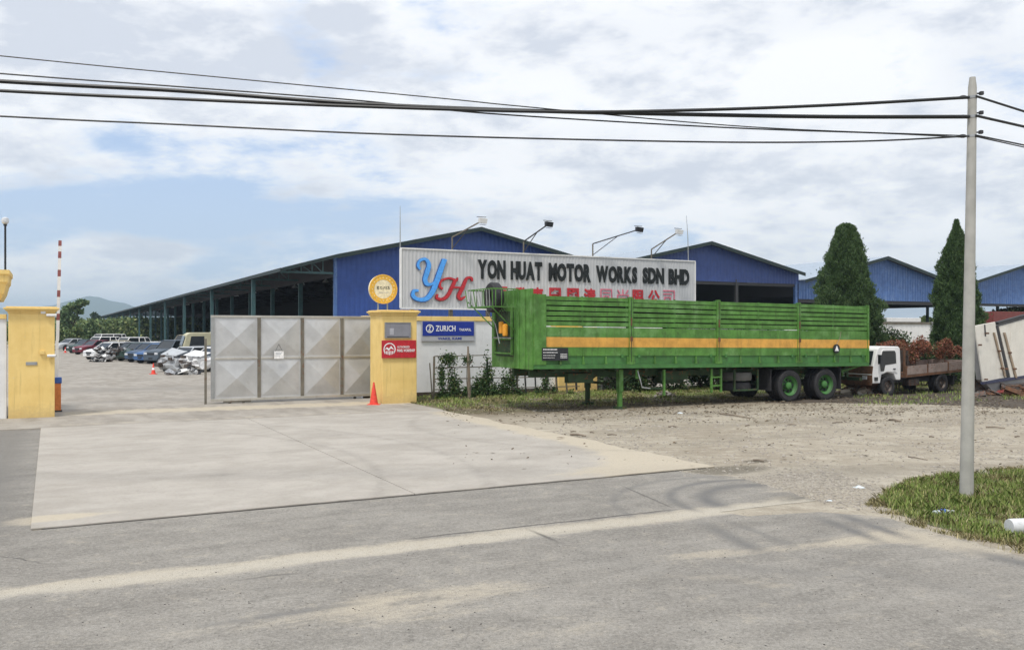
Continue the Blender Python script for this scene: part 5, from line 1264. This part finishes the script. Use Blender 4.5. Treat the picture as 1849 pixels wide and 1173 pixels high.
cable([(0, 210), (300, 224), (660, 241), (1000, 251), (1330, 257), (1560, 255), (1750, 246)], .013, 'lowest single black cable across the sky', off=-.08)
for i, (px, py, r, lab) in enumerate(((1849, 205, .017, 'top black cable leaving the pole to the right'), (1849, 231, .020, 'middle black cable leaving the pole to the right'), (1849, 264, .012, 'lower of the two thin cables leaving the pole to the right'), (1849, 268, .009, 'lowest thin cable leaving the pole to the right'))):
    z0 = lv[min(i, 2)] - (.02 if i == 3 else 0); st_ = Vector((pb_.x + lean * z0 / H + .02, pb_.y - .07, z0)); t1 = 1.27; e = PD(px, py, st_.y + .4617 * t1)
    sl = (e.z - z0) / t1; P = []
    for k in range(13):
        t = k * 3.2; P.append(Vector((st_.x + .887 * t, st_.y + .4617 * t, z0 + sl * t - sl / 40 * t * t)))
    tag(MB().tube(P, r, 6).build('overhead_cable', M['wire'], smooth=True), lab, 'cable')

# ------------------------------------------------------------------ foliage
def cypress(px, depth, prof_px, label, seed):
    """prof_px: (y, half width in px)"""
    b = PD(px, HY, depth); k = depth / F
    t = thing('cypress_tree', label, 'tree', (b.x, b.y, 0), seed)
    zs = np.array([CZ + (HY - y) * k for y, _ in prof_px][::-1]); rs_ = np.array([w_ * k for _, w_ in prof_px][::-1])
    def rad(z, a):
        r = np.interp(z, zs, rs_)
        return r * (1 + .13 * np.sin(a * 3 + z * 1.7 + seed) + .10 * np.sin(a * 5 - z * 3.1 + seed * 2) + .07 * np.sin(a * 8 + z * 6) + .05 * np.sin(a * 13 - z * 11))
    N = 90000
    z = nrg.uniform(zs[0], zs[-1], N * 2); keep = nrg.uniform(0, rs_.max(), N * 2) < np.interp(z, zs, rs_) + .12; z = z[keep][:N]; n = len(z); a = nrg.uniform(0, 2 * np.pi, n)
    clump = np.sin(a * 5 + z * 3.3 + seed) * np.sin(z * 5.1 - a * 3) * .5 + .5
    r = rad(z, a) * (1 - np.abs(nrg.normal(0, .08, n)) - .14 * (1 - clump) + (nrg.uniform(0, 1, n) > .985) * nrg.uniform(.05, .22, n) + .07 * (np.sin(a * 23 + z * 2.0) * np.sin(z * 13 + a * 4) > .55))
    P = np.stack([r * np.cos(a), r * np.sin(a), z], 1); out = np.stack([np.cos(a) * .55, np.sin(a) * .55, np.full(n, .95)], 1)
    Q = leaf_quads(P, .10, .5, out * 1.2, .36)
    me = npmesh('crown', Q, 4); o = link('crown', me, M['cypress'], t)
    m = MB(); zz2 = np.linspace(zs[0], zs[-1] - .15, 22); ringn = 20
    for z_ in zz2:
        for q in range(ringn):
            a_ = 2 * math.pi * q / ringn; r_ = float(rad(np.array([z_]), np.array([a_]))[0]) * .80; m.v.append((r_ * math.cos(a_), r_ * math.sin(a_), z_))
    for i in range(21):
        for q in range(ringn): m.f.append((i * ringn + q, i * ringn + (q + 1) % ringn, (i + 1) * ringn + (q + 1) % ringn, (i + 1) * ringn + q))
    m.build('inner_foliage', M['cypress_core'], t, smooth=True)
    MB().tube([(0, 0, 0), (.02, 0, zs[0] + .6)], [.16, .12], 10).build('trunk', M['bark'], t)
cypress(1527, 42, [(405, 3), (411, 13), (425, 20), (450, 28), (480, 36), (510, 43), (550, 54), (600, 58), (650, 55), (682, 40)], 'broad dark green cypress tree behind the tail of the green trailer', 1.3)
cypress(1727, 42, [(398, 1.5), (408, 4), (425, 10), (445, 19), (470, 26), (520, 33), (570, 39), (610, 42), (650, 40), (680, 30)], 'slim pointed cypress tree just behind the concrete utility pole', 4.1)

def bush(name, label, cat, loc, ext, n, size, mat, stems=0, group=None, zb=0.0, rz=0):
    t = thing(name, label, cat, loc, rz, group)
    nc = max(4, int(n / 260)); cc2 = np.stack([nrg.uniform(-1, 1, nc) * ext[0] * .8, nrg.uniform(-1, 1, nc) * ext[1] * .8, zb + nrg.uniform(.1, .92, nc) * (ext[2] - zb)], 1)
    rr2 = nrg.uniform(.16, .34, nc) * min(ext[0] * 1.4, ext[2] - zb + .2)
    w_ = nrg.integers(0, nc, n); dr = nrg.normal(size=(n, 3)); dr /= np.linalg.norm(dr, axis=1, keepdims=True)
    P = cc2[w_] + dr * (rr2[w_] * nrg.uniform(.45, 1.05, n))[:, None]; P[:, 2] = np.clip(P[:, 2], .02, None)
    link('foliage' if cat != 'tree' else 'crown', npmesh('foliage', leaf_quads(P, size, .15, dr * .5, .6), 4), mat, t)
    if stems:
        for k in range(stems):
            c_ = cc2[k % nc]; MB().tube([(c_[0] * .2, c_[1] * .2, 0), (c_[0] * .6, c_[1] * .6, c_[2] * .55), tuple(c_)], [.05 * ext[2] / 3, .03 * ext[2] / 3, .01], 6).build('stem' if cat != 'tree' else 'trunk', M['bark'], t)
    return t
for k, (px, py, dpt, hz2, wx) in enumerate(((1622, 0, 36.5, 1.95, .8), (1652, 0, 36.6, 2.02, .8), (1684, 0, 36.8, 2.05, .7), (1715, 0, 37.2, 1.75, .8))):
    p = PD(px, HY, dpt); bush('red_shrub', ['red leafed shrub directly above the white truck cab', 'red leafed shrub over the front of the truck bed', 'brightest red leafed shrub over the middle of the truck bed', 'low dark red shrub at the foot of the slim cypress'][k], 'shrub', (p.x, p.y, 0), (wx, .6, hz2), 2400, .075, M['leaf_red'] if k != 0 else M['leaf_red'], 3, zb=1.3)
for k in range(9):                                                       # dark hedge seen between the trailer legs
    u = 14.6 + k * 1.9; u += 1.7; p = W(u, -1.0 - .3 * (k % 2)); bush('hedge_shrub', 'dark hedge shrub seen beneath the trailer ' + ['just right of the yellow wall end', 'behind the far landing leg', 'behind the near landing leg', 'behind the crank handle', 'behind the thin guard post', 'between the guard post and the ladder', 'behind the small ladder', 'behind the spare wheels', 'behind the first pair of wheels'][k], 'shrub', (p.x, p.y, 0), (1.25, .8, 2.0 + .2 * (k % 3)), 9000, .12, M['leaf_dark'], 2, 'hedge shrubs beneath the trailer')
for k, (px, dpt, h) in enumerate(((1590, 39, 1.2), (1640, 39.0, 1.75), (1750, 39, 1.6), (1785, 38.5, 1.3), (1668, 39.2, 1.8), (1700, 39.2, 1.6), (1615, 39.1, 1.5))):
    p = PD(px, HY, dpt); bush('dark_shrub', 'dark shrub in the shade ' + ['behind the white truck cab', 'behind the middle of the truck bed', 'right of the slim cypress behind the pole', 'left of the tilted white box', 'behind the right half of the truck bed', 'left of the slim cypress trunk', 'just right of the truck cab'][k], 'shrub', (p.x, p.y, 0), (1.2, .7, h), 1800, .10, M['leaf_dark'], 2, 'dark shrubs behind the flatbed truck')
# creeper trellis
TV = -1.15
tre = yard_thing('trellis_fence', 'rusty post and rail trellis with creepers in front of the white wall', 'trellis', 0, TV)
def tp(px, py): u, z = onv(px, py, TV); return u, z
for (px0, y0, px1, y1, w_, mt) in ((784, 643, 783, 728, .06, 'brown_steel'), (776, 655, 781, 722, .035, 'brown_steel'), (879, 645, 881, 722, .05, 'steel_dark'), (921, 664, 926, 716, .05, 'brown_steel'), (931, 666, 935, 716, .055, 'brown_steel'), (947, 664, 950, 716, .05, 'steel_dark'), (966, 664, 968, 716, .045, 'steel_dark'), (1004, 664, 1006, 716, .06, 'brown_steel'), (1019, 664, 1025, 716, .05, 'brown_steel'), (1040, 664, 1041, 704, .06, 'steel_dark'), (1060, 664, 1062, 704, .06, 'steel_dark')):
    a, za = tp(px0, y0); b, zb = tp(px1, y1); MB().bar((b, 0, min(zb, .0) if y1 > 710 else zb), (a, rnd.uniform(-.05, .05), za), w_).build('post', M[mt], tre)
for (px0, y0, px1, y1) in ((784, 643, 880, 641), (784, 664, 922, 661), (784, 684, 1046, 679), (784, 703, 1046, 697)):
    a, za = tp(px0, y0); b, zb = tp(px1, y1); MB().bar((a, -.02, za), (b, -.02, zb), .035).build('rail', M['brown_steel'], tre)
a, za = tp(1043, 690); b, zb = tp(1058, 668); MB().bar((a, 0, za), (b, 0, zb), .035).build('brace', M['steel_dark'], tre)
a, za = tp(843, 625); b, zb = tp(846, 640); c2_, zc = tp(845, 705)
sk = yard_thing('bare_trunk', 'bare pale forked stake standing against the trellis', 'stake', a, TV - .1)
MB().tube([(c2_ - a, 0, -.05), (c2_ - a - .01, 0, zc + .5), (b - a - .06, 0, zb), (0, 0, za)], [.075, .06, .045, .03], 7).build('stem', M['wood'], sk); MB().tube([(b - a - .05, 0, zb - .4), (b - a + .1, 0, zb - .25), (b - a + .12, -.02, zb - .1)], [.03, .025, .015], 6).build('branch', M['wood'], sk)
def creeper(label, blobs, n, size=.075):
    u0 = tp(blobs[0][0], 700)[0]; t = yard_thing('creeper_plant', label, 'creeper', u0, TV, 0, 'creepers on the trellis'); Ps = []; 
    tot = sum(b[2] * b[3] for b in blobs)
    for (px, py, rx, ry) in blobs:
        u, z = tp(px, py); ru = rx * 31.5 / F * 1.1; rz_ = ry * 31.5 / F; m_ = int(n * rx * ry / tot); q = nrg.normal(0, .48, (m_, 3)) * np.array([ru, .12, rz_])
        Ps.append(q + np.array([u - u0, -.03, z]))
        MB().tube([(u - u0 + rnd.uniform(-.1, .1), 0, 0), (u - u0 + rnd.uniform(-.1, .1), .02, z * .5), (u - u0, -.02, z + rz_ * .7)], [.018, .012, .006], 5).build('stem', M['bark'], t)
    P = np.concatenate(Ps); P[:, 2] = np.clip(P[:, 2], .02, None)
    link('foliage', npmesh('foliage', leaf_quads(P, size, -.2, None, .75), 4), M['leaf'], t)
creeper('tall creeper climbing the trellis just right of its first post', [(797, 680, 8, 34), (812, 650, 14, 10), (806, 645, 16, 8), (816, 690, 9, 30), (800, 715, 14, 12), (825, 700, 9, 22)], 2600)
creeper('creeper climbing the trellis post below the front corner of the trailer', [(881, 680, 11, 38), (872, 695, 14, 22), (860, 702, 10, 20), (893, 705, 12, 16)], 2300)
creeper('low leafy creeper under the front of the trailer', [(912, 695, 12, 25), (925, 685, 10, 22), (905, 712, 16, 12), (935, 710, 14, 14)], 1800)
creeper('sparse creeper on the trellis rails before the yellow wall end', [(985, 690, 9, 28), (1000, 706, 7, 12), (1030, 710, 7, 8), (970, 708, 10, 10)], 900)
creeper('round leafy plant at the foot of the stake', [(846, 708, 14, 12), (843, 650, 8, 8)], 800)
# grass
def blades(name, label, poly_uv, n, h, mat, dens=None, z=.0, w_=.011, lean=.35):
    P = []
    lo = np.min(poly_uv, 0); hi = np.max(poly_uv, 0); pu = np.array(poly_uv)
    while len(P) < n:
        q = nrg.uniform(lo, hi, (n * 2, 2)); ins = np.zeros(len(q), bool); j = len(pu) - 1
        for i in range(len(pu)):
            c_ = ((pu[i, 1] > q[:, 1]) != (pu[j, 1] > q[:, 1])) & (q[:, 0] < (pu[j, 0] - pu[i, 0]) * (q[:, 1] - pu[i, 1]) / (pu[j, 1] - pu[i, 1] + 1e-12) + pu[i, 0]); ins ^= c_; j = i
        q = q[ins]
        if dens is not None: q = q[nrg.uniform(0, 1, len(q)) < np.array([dens(a_, b_) for a_, b_ in q])]
        P += list(q)
        if len(q) == 0: break
    P = np.array(P[:n]); n = len(P)
    a = nrg.uniform(0, 2 * np.pi, n); hh = h * nrg.uniform(.45, 1.25, n) * (np.array([.65 + .7 * (mnoise.noise(Vector((x * 1.7, y * 1.7, 5))) + .5) for x, y in P]))
    l = nrg.uniform(0, lean, n) * hh * 1.6; b = a + nrg.uniform(-.6, .6, n)
    base = np.stack([P[:, 0], P[:, 1], np.full(n, z)], 1); side = np.stack([np.cos(a + np.pi / 2), np.sin(a + np.pi / 2), np.zeros(n)], 1) * (w_ * nrg.uniform(.6, 1.3, n))[:, None]
    mid = base + np.stack([np.cos(b) * l * .35, np.sin(b) * l * .35, hh * .6], 1); tip_ = base + np.stack([np.cos(b) * l, np.sin(b) * l, hh * .97], 1)
    Q = np.stack([base - side, base + side, mid + side * .7, tip_, mid - side * .7], 1)
    return tag(link(name, npmesh(name, Q, 5), mat), label, kind='stuff')
gpoly = [gp(1587, 906), gp(1600, 890), gp(1640, 871), gp(1700, 862), gp(1780, 855), gp(1849, 849), (16, 18.5), (17, 9.8), (9.5, 9.4), gp(1849, 985), gp(1800, 980), gp(1740, 965), gp(1680, 948), gp(1620, 928)]
jag = []
for i in range(len(gpoly)): jag += rough_edge(gpoly[i], gpoly[(i + 1) % len(gpoly)], .10, .15, 20 + i)
sheet('grass_verge', jag, .006, (lambda: new_mat('verge_soil', lambda g, put: (put('Base Color', g.mix((.10, .12, .045), (.22, .20, .12), g.noise(g.pos(), 3, 6, .65).step(.4, .6))), put('Roughness', .95))))())
def dn(x, y): return .25 + .75 * max(0, min(1, (mnoise.noise(Vector((x * 1.3, y * 1.3, 1))) + .45) * 1.6))
blades('grass', 'green grass on the verge round the concrete pole', gpoly, 70000, .115, M['grass'], dn, w_=.0048, lean=.5)
blades('dry_grass', 'dry yellowish grass among the green verge', gpoly, 9000, .11, M['grass_dry'], None, w_=.0045, lean=.8)
er = [gp(1560, 912), gp(1600, 884), gp(1650, 864), gp(1849, 842), gp(1849, 1000), gp(1780, 990), gp(1690, 962), gp(1610, 938)]
blades('dry_grass', 'thin dry grass along the ragged edge of the verge', er, 9000, .07, M['grass_dry'], lambda x, y: .3 if mnoise.noise(Vector((x * 3, y * 3, 9))) > .05 else .02, w_=.005, lean=.8)
wpoly = [wp(6.2, -5.0), wp(11, -6.6), wp(15, -6.6), wp(20, -5.2), wp(34, -5.2), wp(34, .0), wp(6.1, .0)]
blades('weeds', 'low weeds and grass along the wall and beneath the trailer', wpoly, 17000, .095, M['grass'], lambda x, y: max(.0, min(1, (uv_of(Vector((x, y, 0)))[1] + 8.2) / 6.0)) ** 1.5 * (1 if mnoise.noise(Vector((x * .9, y * .9, 3))) > -.12 else .12), w_=.010, lean=.6)
blades('dry_weeds', 'dry weeds scattered on the soil by the trailer', [wp(5.9, -6.5), wp(34, -7.5), wp(34, -2), wp(6.1, -.3)], 15000, .085, M['grass_dry'], lambda x, y: 1 if mnoise.noise(Vector((x * .8, y * .8, 7))) > .12 else .03, w_=.008, lean=.9)
wp2 = [gp(1540, 735), gp(1850, 722), gp(1849, 700), gp(1540, 705)]
blades('weeds', 'weeds round the derelict truck and tilted box', wp2, 1300, .12, M['grass'], lambda x, y: 1 if mnoise.noise(Vector((x * .9, y * .9, 13))) > .0 else .05, w_=.010, lean=.5)
sheet('dark_soil_patch', rough_edge(gp(1380, 727), gp(1640, 728), .2, .3, 3) + rough_edge(gp(1640, 728), gp(1870, 738), .25, .3, 4) + rough_edge(gp(1870, 738), gp(1870, 700), .2, .3, 5) + rough_edge(gp(1870, 700), gp(1380, 706), .2, .3, 6), .003, M['soil'])
# gravel
def stones(name, label, poly_uv, n, s0, s1, mat, dens=None):
    lo = np.min(poly_uv, 0); hi = np.max(poly_uv, 0); pu = np.array(poly_uv); V_ = []; F_ = []
    cube = np.array([(-1, -1, -.3), (1, -1, -.3), (1, 1, -.3), (-1, 1, -.3), (-.6, -.6, .7), (.6, -.6, .7), (.6, .6, .7), (-.6, .6, .7)]); fc = [(4, 5, 6, 7), (0, 1, 5, 4), (1, 2, 6, 5), (2, 3, 7, 6), (3, 0, 4, 7)]
    c_ = 0
    while c_ < n:
        x, y = nrg.uniform(lo[0], hi[0]), nrg.uniform(lo[1], hi[1]); ins = False; j = len(pu) - 1
        for i in range(len(pu)):
            if (pu[i, 1] > y) != (pu[j, 1] > y) and x < (pu[j, 0] - pu[i, 0]) * (y - pu[i, 1]) / (pu[j, 1] - pu[i, 1] + 1e-12) + pu[i, 0]: ins = not ins
            j = i
        if not ins or (dens and nrg.uniform() > dens(x, y)): continue
        s = s0 * (s1 / s0) ** (nrg.uniform() ** 2.2); a = nrg.uniform(0, 6.3); q = cube * (1 + nrg.uniform(-.3, .3, (8, 3))) * s * np.array([1, nrg.uniform(.5, 1), nrg.uniform(.4, .8)])
        rot = np.array([[math.cos(a), -math.sin(a), 0], [math.sin(a), math.cos(a), 0], [0, 0, 1]]); q = q @ rot.T + np.array([x, y, s * .12 + .004])
        b = len(V_); V_ += [tuple(v_) for v_ in q]; F_ += [tuple(b + i for i in f) for f in fc]; c_ += 1
    me = bpy.data.meshes.new(name); me.from_pydata(V_, [], F_); me.update(); return tag(link(name, me, mat), label, kind='stuff')
dirtpoly = [gp(1250, 866), gp(1330, 861), gp(1475, 910), gp(1600, 934), gp(1620, 880), gp(1849, 842), gp(1849, 735), gp(960, 740), gp(1000, 782)]
stones('gravel', 'loose gravel and pebbles over the sandy yard', dirtpoly, 9000, .006, .034, M['stone'], lambda x, y: .25 + .75 * (mnoise.noise(Vector((x * .7, y * .7, 2))) > 0))
stones('gravel', 'dense small gravel at the end of the asphalt strip', [gp(1330, 861), gp(1475, 905), gp(1560, 920), gp(1600, 885), gp(1500, 850)], 2600, .006, .022, M['stone'])
lp_ = [gp(860, 745), gp(1000, 752), gp(1849, 765), gp(1849, 715), gp(1000, 722), gp(800, 735)]
def scatter_flat(name, label, poly, n, size, mat, dens):
    lo = np.min(poly, 0); hi = np.max(poly, 0); P = []
    while len(P) < n:
        x, y = nrg.uniform(lo[0], hi[0]), nrg.uniform(lo[1], hi[1]); px, py = HX + x / y * F, HY + CZ / y * F
        if 800 < px < 1900 and 716 < py < 850 and nrg.uniform() < dens(x, y, py): P.append((x, y, nrg.uniform(.008, .035)))
    P = np.array(P); Q = leaf_quads(P, size, 0, None, .5, .6); Q[:, :, 2] = np.clip((Q[:, :, 2] - P[:, None, 2]) * .35 + P[:, None, 2], .006, None)
    tag(link(name, npmesh(name, Q, 4), mat), label, kind='stuff')
scatter_flat('leaf_litter', 'dead leaves and dark litter on the soil before the trailer and truck', [gp(760, 850), gp(1900, 850), gp(1900, 716), gp(760, 716)], 9000, .085, leafmat('dead_leaf', [(.05, .035, .022), (.15, .11, .065), (.30, .27, .20)]), lambda x, y, py: (1 if py < 750 else .35 if py < 765 else .07) * (1 if mnoise.noise(Vector((x * .8, y * 1.3, 4))) > -.05 else .12))
rdpoly = [gp(60, 1172), gp(1800, 1172), gp(1849, 1010), gp(1600, 935), gp(1350, 925), gp(0, 1060)]
stones('road_grit', 'dark grit scattered on the asphalt', rdpoly, 900, .003, .009, paint('dark_grit', (.07, .065, .06), .9, .3, .2, streak=False))
# sticks, stains of litter
def stick(px0, py0, px1, py1, r, label, mat='wood'):
    a, b = GP(px0, py0), GP(px1, py1); c_ = (a + b) / 2; t = MB().tube([tuple(a - c_ + Vector((0, 0, r))), (0, .02, r * 1.5), tuple(b - c_ + Vector((0, 0, r)))], [r, r * .9, r * .6], 6).build('stick', M[mat]); t.location = c_; tag(t, label, 'stick')
stick(1632, 869, 1677, 863, .022, 'dark stick lying just left of the grass verge')
stick(1606, 759, 1626, 762, .03, 'short dark stick on the sand in front of the flatbed truck')
stick(1780, 772, 1815, 774, .02, 'long thin stick on the sand right of the utility pole')
stick(1640, 825, 1675, 831, .012, 'thin twig on the pale sand left of the utility pole')
stick(1300, 748, 1355, 756, .025, 'dark stick on the soil below the trailer wheels')
stick(1030, 786, 1058, 789, .03, 'short dark branch at the edge of the concrete by the trailer')
stick(900, 762, 962, 776, .015, 'thin dry twig along the concrete edge', 'wood_pale')
stick(1360, 832, 1380, 834, .02, 'short dark stick beside the oil stain')
for k in range(26):
    px = rnd.uniform(980, 1849); py = rnd.uniform(738, 800); a = rnd.uniform(-9, 9)
    stick(px, py, px + rnd.uniform(6, 18), py + a * .12, .018, 'short dry twig lying on the sandy soil in front of the trailer and truck')
for o in list(C.objects)[-26:]: o['group'] = 'dry twigs on the sand'
def bottle(px, py, ang, label, s=1.0, crush=.0):
    p = GP(px, py); t = thing('plastic_bottle', label, 'bottle', (p.x, p.y, .05 * s), ang)
    m = MB().lathe([(.03, -.15), (.046, -.14), (.048, -.02), (.040, 0), (.048, .03), (.046, .09), (.018, .135), (.016, .16)], 12, 'x'); m.each(lambda x, y, z: (x * s, y * s * (1 + .3 * math.sin(x * 40)), z * s * (.72 + .15 * math.sin(x * 60)))); m.build('body', M['plastic'], t)
    MB().lathe([(.049, -.05), (.05, .025)], 12, 'x').each(lambda x, y, z: (x * s, y * s * 1.08, z * s * .9)).build('label', M['bollard_blue'], t); MB().lathe([(.019, .16), (.019, .18)], 10, 'x').each(lambda x, y, z: (x * s, y * s, z * s)).build('cap', M['sign_white'], t)
bottle(1703, 930, .3, 'crushed clear plastic bottle with blue label lying in the grass edge', .95)
def bag(px, py, s, label):
    p = GP(px, py); m = MB(); n = 10
    for i in range(n):
        for j in range(n):
            x, y = (i / (n - 1) - .5), (j / (n - 1) - .5); r_ = max(0, 1 - 2.0 * math.hypot(x, y)); m.v.append((x * s * 2, y * s * 1.3, .004 + s * .45 * r_ * (.6 + .8 * abs(mnoise.noise(Vector((x * 9, y * 9, px)))))))
    for i in range(n - 1):
        for j in range(n - 1): m.f.append((i * n + j, (i + 1) * n + j, (i + 1) * n + j + 1, i * n + j + 1))
    o = m.build('plastic_bag', M['plastic']); o.location = (p.x, p.y, 0); tag(o, label, 'litter')
bag(1551, 880, .09, 'crumpled white plastic bag on the gravel left of the grass verge')
bag(1228, 746, .10, 'small white litter scrap on the soil under the trailer'); bag(1498, 904, .05, 'tiny white litter scrap at the tip of the asphalt strip'); bag(908, 741, .06, 'tiny white litter scrap in the weeds before the trellis')
# fallen concrete marker in the grass
p = GP(1838, 962); mk = thing('concrete_marker', 'short white concrete post lying in the grass at the right edge', 'marker post', (p.x, p.y, 0), R(8))
MB().lathe([(.09, -.02), (.095, 0), (.095, .9), (.08, .92)], 20, 'x', (-.10, 0, .085)).build('body', paint('whitewashed_concrete', (.60, .61, .62), .85, .08, .3, streak=False), mk, smooth=True)
# ------------------------------------------------------------------ far trees at the left and right
def tree(label, px, pyb_depth, crown, n, size, mat='leaf_tree', group=None):
    p = PD(px, HY, pyb_depth); t = thing('broadleaf_tree', label, 'tree', (p.x, p.y, 0), 0, group); k = pyb_depth / F; Ps = []; Ds = []
    tot = sum(c_[2] * c_[3] for c_ in crown)
    for (cx_, cy_, rx, ry) in crown:
        m_ = int(n * rx * ry / tot); dr = nrg.normal(size=(m_, 3)); dr /= np.linalg.norm(dr, axis=1, keepdims=True)
        q = dr * nrg.uniform(.35, 1.0, m_)[:, None] * np.array([rx * k, rx * k, ry * k]) * (1 + .25 * np.sin(dr[:, :1] * 7 + dr[:, 2:] * 9))
        c3_ = np.array([(cx_ - px) * k, 0, CZ + (HY - cy_) * k]); Ps.append(q + c3_); Ds.append(dr)
        MB().tube([(0, 0, 0), (c3_[0] * .35, 0, max(.5, c3_[2] * .5)), tuple(c3_)], [.35 * k * 8, .2 * k * 8, .08 * k * 5], 7).build('limb', M['bark'], t)
    link('crown', npmesh('crown', leaf_quads(np.concatenate(Ps), size, .2, np.concatenate(Ds) * .4, .7), 4), M[mat], t)
    MB().tube([(0, 0, 0), (.05, 0, CZ + (HY - crown[0][1]) * k * .6)], [.45 * k * 8, .25 * k * 8], 8).build('trunk', M['bark'], t)
tree('airy spreading tree with gaps in its crown behind the left pillar', 122, 120, [(118, 566, 13, 3), (138, 551, 14, 3.5), (126, 556, 10, 3), (150, 545, 8, 2.5), (115, 578, 12, 4), (130, 574, 12, 4), (142, 562, 8, 2.5), (118, 590, 14, 5)], 2300, .40)
tree('bright green bushy tree at the foot of the spreading tree', 112, 115, [(112, 606, 9, 9), (105, 612, 9, 8), (122, 608, 9, 9)], 3000, .36, 'leaf_far')
tree('yellow green bushy tree at the far end of the parked cars', 136, 118, [(134, 604, 10, 10), (146, 600, 9, 11), (128, 612, 10, 8), (142, 612, 10, 8)], 4000, .34, 'leaf_far')
tree('dark green tree by the far corner of the largest shed', 160, 118, [(158, 596, 8, 10), (166, 588, 7, 7), (168, 602, 10, 11), (160, 609, 10, 9)], 4200, .34, 'leaf_tree')
tree('dark tree left of the left yellow pillar far away', 60, 125, [(40, 600, 25, 12), (70, 598, 25, 14), (0, 602, 30, 12)], 3000, .45, 'leaf_far')
tree('spiky small dark tree peeking above the far shed roof', 172, 240, [(170, 570, 5, 5), (176, 574, 5, 4)], 700, .55, 'leaf_dark')
tree('light green tree beyond the right hand sheds', 1830, 95, [(1830, 566, 26, 9), (1800, 572, 20, 8), (1870, 560, 30, 12), (1785, 580, 14, 6)], 6500, .33, 'leaf_far')
tree('small tree seen through the bay of the faded blue shed', 1671, 150, [(1671, 578, 9, 5), (1682, 580, 8, 4), (1640, 581, 10, 3)], 1800, .45, 'leaf_far')
tree('yellow green tree glimpsed through the open side of the largest shed', 372, 190, [(345, 590, 16, 8), (372, 590, 16, 9), (395, 588, 10, 8)], 2500, .6, 'leaf_far')
# far wood line that reads as one mass
def woods(name, label, pts, n, hgt, size):
    P = []
    for i in range(n):
        t = nrg.uniform(0, len(pts) - 1.001); k = int(t); a, b = Vector(pts[k]), Vector(pts[k + 1]); q = a + (b - a) * (t - k); hh = hgt * (.65 + .5 * (mnoise.noise(Vector((q.x * .05, q.y * .05, 0))) + .5)); P.append((q.x + nrg.normal(0, 3), q.y + nrg.uniform(0, 14), hh * nrg.uniform(0, 1) ** .7))
    P = np.array(P); tag(link(name, npmesh(name, leaf_quads(P, size, .2, None, .8), 4), M['leaf_far']), label, kind='stuff')
woods('far_woods', 'far belt of green trees closing the view on both sides', [(-420, 330), (-220, 380), (-120, 800), (-20, 480), (200, 800), (330, 300), (460, 240)], 90000, 6.5, .9)
woods('near_woods', 'green shrubs and trees left of the yard behind the parked cars', [(-120, 150), (-75, 148), (-62, 150), (-58, 170)], 16000, 5.0, .5)
